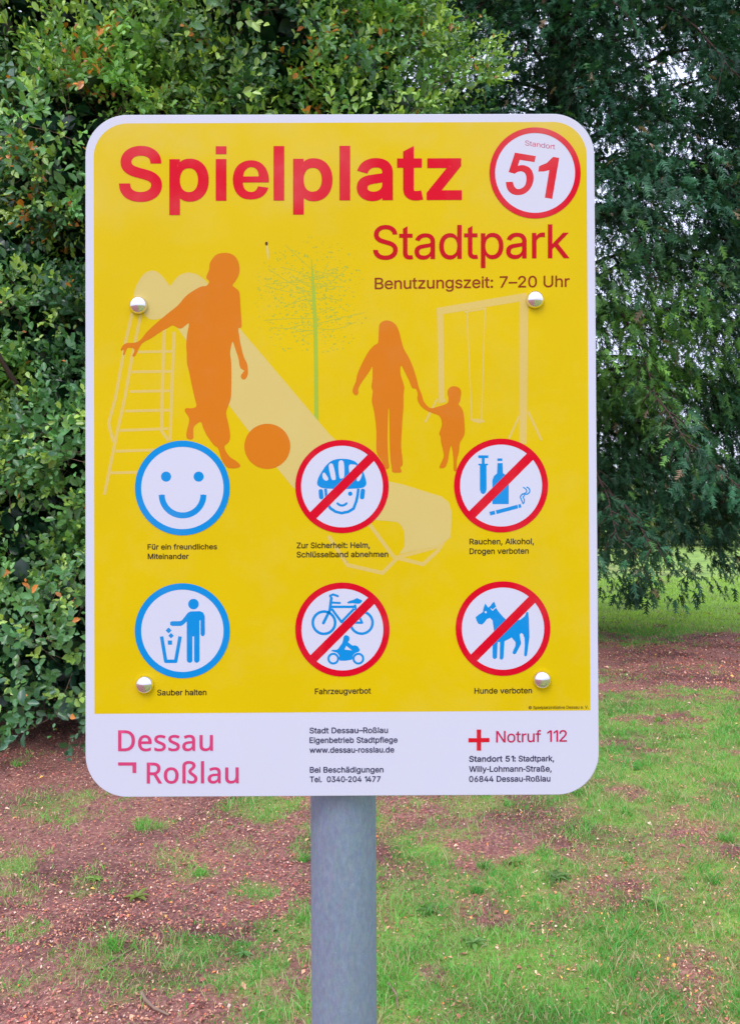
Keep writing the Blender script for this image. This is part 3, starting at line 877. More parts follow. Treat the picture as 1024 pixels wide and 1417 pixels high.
# yellow printed field
TLp = sheet([[129.6, 170.2], [811.5, 167.8], [817.0, 983.4], [130.8, 988.2]])
yl = []
def corner(c, a, b, r, n=14):
    da, db = norm(a - c), norm(b - c)
    cc = c + (da + db) * r
    return np.array([cc - db * r * math.cos(t) - da * r * math.sin(t) for t in np.linspace(0, math.pi / 2, n)])
yc = np.concatenate([corner(TLp[0], TLp[3], TLp[1], .040)[::1], corner(TLp[1], TLp[0], TLp[2], .040)[::1], TLp[2:3], TLp[3:4]])
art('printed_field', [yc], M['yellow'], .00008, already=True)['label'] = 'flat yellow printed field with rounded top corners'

def trace(name, lab, contours, mat, lift, parent=None, solid_from=10 ** 9):
    o = art(name, contours, mat, lift, parent, False, solid_from)
    if lab: o['label'] = lab
    return o

# --- pale slide with its ladder
za = lambda p: Z(130, 330, 4.655, p)
zm = lambda p: Z(470, 430, 5.12, p)
chute = [(330, 452), (457, 602), (500, 640), (538, 666), (560, 671), (585, 679), (611, 687), (621, 695), (625, 708), (624.5, 726), (623.5, 742), (614, 750), (603, 757), (578, 761), (552, 767),
         (559, 757), (560, 749), (559, 735), (555, 727), (550, 722.5), (537, 721), (524, 720), (470, 716), (430, 694), (405, 674), (384.6, 649), (319.5, 564), (243.7, 450), (262, 436)]
hump = smooth(za([(262, 400), (262, 340), (282, 285), (320, 230), (360, 207), (400, 210), (440, 240), (475, 285), (490, 302), (510, 280), (545, 240), (590, 220), (630, 220), (680, 240), (740, 300), (760, 420), (640, 540), (560, 560), (500, 520), (430, 515), (380, 522), (340, 505), (300, 450)]))
trace('slide_print', 'pale yellow playground slide silhouette with a wavy top', [ccw(chute), ccw(hump)], M['pale'], .00016)
lad = []
for p in ([(247, 480), (205, 660), (140, 1024), (95, 1191), (125, 1311)], [(302, 490), (250, 740), (200, 1024), (145, 1271), (68, 1651)],
          [(455, 580), (448, 740), (440, 1024), (437, 1241), (480, 1301)], [(517, 600), (512, 740), (500, 1024), (492, 1300)]):
    lad += stroke(za(p), 4.4)
for a, b in (((285, 730), (515, 725)), ((245, 858), (500, 855)), ((230, 985), (490, 980)), ((200, 1111), (490, 1105)), ((170, 1236), (480, 1224)), ((140, 1370), (390, 1362)), ((100, 1510), (320, 1505))):
    lad += stroke(za([a, b]), 3.7)
ftl = []
for p in ([(454.6, 741.6), (481, 782), (529.5, 793), (551, 771), (603, 757), (623, 741)], [(511.7, 726), (545, 770.8), (585.4, 781), (606, 762), (622, 735)]):
    ftl += stroke(p, 5.2)
trace('slide_foot_print', 'pale line drawing of the slide foot frame', ftl, M['paler'], .00011)
trace('ladder_print', 'pale line drawing of the slide ladder', lad, M['paler'], .00013)

# --- pale swing
zs = lambda p: Z(590, 400, 6.0235, p)
sw = [ccw(zs([(88, 155), (835, 28), (835, 92), (135, 208), (88, 205)])), ccw(zs([(88, 155), (140, 190), (150, 900), (165, 940), (105, 950), (105, 900)])),
      ccw(zs([(776, 80), (848, 80), (836, 1290), (776, 1290)]))]
sw += stroke(zs([(775, 1055), (688, 1245)]), 3.0) + stroke(zs([(848, 1020), (960, 1260)]), 3.2) + stroke(zs([(90, 915), (-10, 1110)]), 3.0)
sw += stroke(zs([(315, 190), (500, 158)]), 2.6) + stroke(zs([(338, 185), (378, 1085)]), 1.5) + stroke(zs([(488, 160), (460, 1085)]), 1.5)
sw += [ccw(zs([(360, 1082), (390, 1105), (440, 1118), (490, 1105), (470, 1085), (420, 1080)]))]
trace('swing_print', 'pale line drawing of a swing frame with one seat', sw, M['paler'], .00013)

# --- faint green tree
tr = [ccw([(430.5, 358), (431.5, 358), (436, 400), (438.6, 440), (440.2, 500), (441, 583), (435, 583), (434.5, 500), (433.2, 440), (431.5, 400)])]
trace('tree_print', 'thin pale green tree trunk printed between the boy and the lettering', tr, M['green'], .00013)
tg = []
rr = random.Random(4)
for k in range(26):
    a = rr.uniform(-1, 1); y0 = rr.uniform(372, 470); s = rr.choice((-1, 1))
    x0 = 435; x1 = x0 + s * rr.uniform(15, 70); y1 = y0 - rr.uniform(-12, 38)
    tg += stroke(smooth([(x0, y0), ((x0 + x1) / 2, (y0 + y1) / 2 + rr.uniform(-6, 6)), (x1, y1)], 3, False), .8)
for k in range(720):
    while True:
        x, y = rr.gauss(428, 36), rr.gauss(415, 42)
        if 350 < x < 512 and 322 < y < 488 and ((x - 430) / 82) ** 2 + ((y - 412) / 86) ** 2 < 1: break
    r0 = rr.uniform(.5, 1.5)
    tg.append(circle(x, y, r0 * 1.25, r0 * rr.uniform(.5, 1), n=6))
trace('tree_print', 'faint speckled green tree crown print', tg, M['greenish'], .00010)

# --- boy, ball, mother with child
boy = [(742, 200), (745, 165), (757, 138), (785, 105), (822, 92), (865, 92), (905, 110), (930, 148), (939, 200), (930, 240), (910, 275), (893, 300), (908, 314), (934, 338), (941, 380), (945, 450), (950, 520), (950, 570), (931, 577), (936, 625), (947, 690), (967, 765), (985, 800), (992, 840), (990, 880),
       (975, 905), (957, 906), (946, 885), (960, 862), (968, 850), (948, 838), (938, 815), (932, 775), (915, 722), (895, 665), (885, 690), (878, 740), (885, 800), (886, 900), (885, 985), (880, 1038), (862, 1085), (852, 1128), (868, 1200), (878, 1270), (868, 1312), (842, 1335), (850, 1370),
       (880, 1410), (915, 1432), (943, 1460), (930, 1476), (880, 1480), (850, 1466), (822, 1420), (800, 1352), (772, 1330), (730, 1272), (705, 1222), (690, 1182), (665, 1192), (645, 1212), (640, 1245), (638, 1290), (600, 1287), (598, 1240), (610, 1195), (612, 1155), (586, 1112), (594, 1092),
       (627, 1093), (660, 1080), (650, 1030), (632, 950), (614, 860), (600, 800), (598, 730), (595, 690), (600, 620), (612, 545), (572, 574), (548, 578), (515, 560), (497, 562), (430, 600), (370, 640), (318, 668), (292, 702), (270, 748), (256, 760), (248, 752), (262, 720), (246, 705), (215, 706),
       (198, 746), (188, 748), (192, 716), (178, 722), (173, 712), (190, 685), (215, 672), (262, 670), (300, 652), (340, 602), (400, 545), (480, 478), (540, 430), (590, 372), (640, 335), (690, 308), (722, 304), (738, 288), (742, 272), (726, 256), (727, 236)]
trace('boy_print', 'orange silhouette of a boy running after a ball', [ccw(smooth(za(boy), 3))], M['orange'], .00024)
trace('ball_print', 'orange printed ball', [circle(370, 617.5, 31.8, 31.3)], M['orange'], .00024)
mom = [(285, 90), (320, 68), (360, 72), (395, 95), (415, 130), (430, 180), (445, 240), (458, 275), (490, 330), (520, 400), (545, 480), (560, 540), (580, 590), (595, 640), (620, 672), (650, 690), (700, 677), (760, 656), (772, 625), (764, 585), (770, 555), (795, 535), (830, 537), (855, 555),
       (860, 590), (850, 645), (842, 662), (865, 690), (878, 730), (884, 800), (885, 870), (865, 912), (850, 940), (845, 1000), (830, 1060), (828, 1130), (808, 1130), (806, 1060), (800, 1000), (790, 955), (776, 1000), (767, 1060), (747, 1108), (710, 1115), (712, 1092), (735, 1040), (735, 1000),
       (720, 940), (715, 892), (705, 870), (722, 820), (722, 780), (703, 742), (650, 722), (615, 705), (580, 680), (555, 640), (550, 612), (553, 588), (540, 552), (513, 545), (490, 490), (460, 430), (438, 388), (430, 405), (432, 450), (450, 510), (458, 545), (452, 600), (452, 680), (445, 760),
       (440, 850), (435, 960), (445, 1050), (445, 1092), (430, 1110), (438, 1143), (405, 1147), (375, 1143), (370, 1118), (360, 1050), (355, 950), (352, 800), (350, 702), (344, 702), (340, 850), (340, 950), (345, 1060), (350, 1110), (320, 1120), (298, 1060), (262, 1000), (260, 850), (245, 720),
       (228, 640), (235, 570), (225, 540), (232, 480), (231, 395), (210, 430), (160, 500), (132, 550), (133, 582), (115, 598), (93, 577), (96, 545), (115, 500), (125, 450), (150, 390), (180, 330), (210, 280), (245, 243), (270, 228), (276, 180), (278, 130)]
trace('mother_and_child_print', 'orange silhouette of a long haired mother holding a small child by the hand', [ccw(smooth(zm(mom), 3))], M['orange'], .00024)

# --- pictograms
def pictogram(lab, cx, cy, ro, ri, ring_mat, figs, s0=None):
    d = trace('pictogram', lab, [circle(cx, cy, ro - .5, n=72)], M['white'], .00032)
    for cs in figs:
        o = art('figure', cs, M['blue'], .00040, d)
    art('ring', [circle(cx, cy, ro, n=84), circle(cx, cy, ri, n=84, rev=True)], M[ring_mat], .00048, d)
    if ring_mat == 'red':
        r = ri + 2; q = np.array([math.cos(R(-45)), math.sin(R(-45))])
        art('slash', [x for x in stroke([np.array([cx, cy]) - q * r, np.array([cx, cy]) + q * r], 12.2)], M['red'], .00054, d)
    return d
S = 6.827
zz = lambda x, y: (lambda p: Z(x, y, S, p))
z = zz(180, 600)
a = np.linspace(0, np.pi, 26)
M['blue_ring'] = M['blue']
pictogram('round blue ringed smiling face', 252.5, 675.2, 65.6, 57.0, 'blue_ring',
          [[circle(*z((341, 406)), 7.0, n=28)], [circle(*z((649, 406)), 7.0, n=28)],
           stroke(z(np.column_stack([497 + 197 * np.cos(a), 578 + 195 * np.sin(a)])), 8.2)])
z = zz(400, 600)
hel = ccw(smooth(z([(266, 475), (270, 440), (285, 400), (312, 355), (350, 300), (400, 258), (450, 241), (500, 237), (560, 242), (620, 262), (662, 300), (700, 360), (722, 425), (730, 470), (715, 500), (690, 512), (655, 517), (500, 524), (340, 517), (305, 510), (278, 495)]), 3))
slots = [[(375, 302), (415, 290), (442, 420), (425, 437), (400, 425)], [(468, 268), (515, 265), (522, 400), (500, 422), (475, 410)], [(565, 305), (600, 290), (640, 310), (610, 420), (580, 420)],
         [(315, 385), (335, 368), (372, 425), (350, 445), (322, 425)], [(672, 350), (690, 385), (665, 445), (640, 442), (650, 390)]]
pictogram('helmet and key band ban: child face in bicycle helmet under a red slash', 473.3, 673.2, 64.6, 56.6, 'red',
          [[hel] + [cw(smooth(z(q), 3)) for q in slots],
           stroke(z([(345, 520), (352, 600), (365, 660), (390, 705), (440, 738), (495, 751), (560, 738), (610, 708), (635, 640), (648, 580), (655, 520)]), 3.8)
           + stroke(z([(300, 545), (305, 600)]), 6.2, cap=True) + stroke(z([(697, 540), (690, 600)]), 6.2, cap=True)
           + [circle(*z((578, 568)), 3.0, n=18), circle(*z((425, 568)), 3.0, n=18)] + stroke(z([(458, 660), (478, 675), (500, 680), (522, 675), (542, 660)]), 3.2, cap=True)])
z = zz(620, 600)
bot = [(467, 278), (515, 278), (518, 372), (548, 395), (568, 425), (573, 460), (572, 666), (418, 666), (418, 440), (432, 402), (462, 375)]
pictogram('drug ban: syringe, bottle and smoking cigarette under a red slash', 693.2, 671.8, 65.0, 56.8, 'red',
          [[ccw(z(q)) for q in ([(285, 205), (380, 205), (380, 230), (345, 232), (345, 284), (376, 284), (376, 298), (362, 300), (363, 530), (350, 562), (330, 572), (312, 562), (300, 530), (300, 300), (286, 298), (286, 284), (318, 284), (318, 232), (285, 230)],
                             [(465, 234), (512, 234), (512, 258), (465, 258)], [(388, 740), (440, 727), (446, 762), (400, 773)], [(450, 725), (655, 672), (660, 706), (458, 760)], [(662, 670), (686, 665), (692, 697), (668, 704)])],
           [ccw(z(bot))],
           stroke(z(smooth([(708, 662), (692, 625), (683, 595), (705, 572), (745, 572), (770, 550), (765, 520), (745, 506)], 3, False)), 1.8, cap=True)
           + stroke(z(smooth([(716, 655), (720, 625), (708, 600), (722, 585)], 3, False)), 1.6, cap=True) + stroke(z(smooth([(712, 508), (735, 525), (742, 545), (728, 562), (700, 570)], 3, False)), 1.6, cap=True)])
z = zz(180, 800)
per = [(545, 330), (570, 315), (660, 313), (690, 325), (707, 360), (708, 530), (697, 548), (685, 550), (672, 542), (667, 525), (667, 400), (657, 400), (658, 775), (648, 795), (632, 802), (614, 796), (606, 780), (606, 552), (590, 552), (590, 780), (582, 796), (565, 802), (546, 796), (537, 778), (536, 410), (505, 440), (480, 453), (400, 453), (380, 443), (380, 418), (395, 408), (470, 408), (492, 398)]
pictogram('keep clean: blue figure dropping litter into a basket', 252.5, 873.0, 65.8, 57.0, 'blue_ring',
          [[circle(*z((600, 246)), 7.3, n=28)], [ccw(z(per))],
           [ccw(z([(365 + 28 * math.cos(t), 495 + 28 * math.sin(t)) for t in (0, 1.57, 3.14, 4.71)])), ccw(z([(388 + 26 * math.cos(t), 545 + 26 * math.sin(t)) for t in (0, 1.57, 3.14, 4.71)])), ccw(z([(358, 590), (398, 590), (398, 630), (358, 630)]))],
           stroke(z([(299, 552), (338, 787), (432, 787), (474, 552)]), [4.8, 4.8, 4.8, 4.8])])
z = zz(400, 800)
atv = [(398, 690), (415, 678), (455, 676), (480, 645), (505, 610), (515, 560), (532, 540), (556, 545), (570, 562), (568, 590), (556, 603), (575, 620), (600, 638), (625, 636), (650, 648), (668, 678), (660, 695), (620, 712), (600, 740), (592, 772), (480, 782), (474, 735), (450, 705)]
pictogram('vehicle ban: bicycle above a quad bike under a red slash', 473.8, 871.3, 65.2, 56.6, 'red',
          [[circle(*z((330, 422)), 17.3, n=48), circle(*z((330, 422)), 13.6, n=48, rev=True)], [circle(*z((685, 422)), 17.0, n=48), circle(*z((685, 422)), 13.4, n=48, rev=True)],
           stroke(z([(402, 272), (625, 272)]), 3.4) + stroke(z([(402, 290), (495, 415), (615, 290)]), 3.4) + stroke(z([(622, 250), (632, 300), (690, 422), (500, 422)]), 3.2)
           + stroke(z([(325, 425), (385, 305), (400, 190)]), 4.0, cap=True) + stroke(z([(400, 190), (388, 168), (415, 155), (460, 170)]), 3.2, cap=True) + stroke(z([(410, 232), (480, 236)]), 3.0, cap=True),
           [ccw(smooth(z([(550, 230), (575, 215), (610, 205), (640, 190), (665, 200), (692, 215), (670, 240), (640, 243), (600, 238), (560, 240)]), 3))],
           [ccw(smooth(z(atv), 2)), cw(z([(540, 640), (595, 684), (525, 676)]))],
           [circle(*z((418, 762)), 8.2, n=32), circle(*z((418, 762)), 5.2, n=32, rev=True)], [circle(*z((655, 762)), 8.2, n=32), circle(*z((655, 762)), 5.2, n=32, rev=True)]])
z = zz(620, 800)
dog = [(260, 370), (290, 345), (328, 322), (335, 280), (352, 240), (366, 262), (380, 280), (400, 262), (415, 240), (434, 222), (446, 248), (455, 285), (475, 315), (500, 345), (522, 370), (545, 390), (620, 400), (680, 395), (725, 360), (740, 320), (756, 322), (764, 400), (768, 560), (757, 640), (746, 728),
       (732, 743), (718, 730), (724, 640), (722, 570), (708, 530), (690, 518), (675, 535), (690, 620), (660, 678), (640, 715), (622, 722), (608, 708), (615, 685), (636, 640), (636, 605), (600, 562), (532, 598), (523, 758), (505, 774), (487, 762), (490, 605), (468, 605), (462, 752), (440, 768), (420, 752), (420, 600),
       (436, 520), (420, 400), (395, 376), (365, 388), (342, 420), (320, 440), (285, 432), (268, 400)]
pictogram('dog ban: blue standing dog under a red slash', 695.9, 870.0, 65.5, 57.0, 'red', [[ccw(z(dog)), circle(*z((355, 322)), 1.6, n=12, rev=True), cw(z([(408, 285), (418, 298), (455, 268), (452, 282), (420, 310), (398, 288)]))]])

# --- number disc at the top right
z = zz(670, 165)
b51 = trace('number_disc', 'white disc with red ring and the number 51', [circle(740.3, 238.8, 62.6, n=72)], M['white'], .00032)
art('ring', [circle(740.3, 238.8, 63.1, n=84), circle(740.3, 238.8, 55.3, n=84, rev=True)], M['red'], .00048, b51)
five = [(290, 312), (487, 345), (475, 402), (335, 380), (317, 438)]
five_c = [(317, 438), (350, 430), (395, 437), (438, 465), (464, 520), (462, 590), (432, 655), (380, 700), (320, 714), (262, 702), (218, 658), (203, 590)]
five_i = [(270, 588), (283, 630), (312, 656), (350, 650), (385, 620), (398, 562), (388, 512), (357, 490), (320, 493), (287, 512)]
fv = np.concatenate([np.array(five[:-1], float), smooth(five_c, 4, False), smooth(five_i, 4, False), [[230, 495]]])
art('digit', [ccw(z(fv))], M['red'], .00040, b51)
art('digit', [ccw(z([(708, 362), (642, 750), (572, 738), (614, 478), (562, 490), (511, 492), (518, 440), (590, 410), (650, 352)]))], M['red'], .00040, b51)

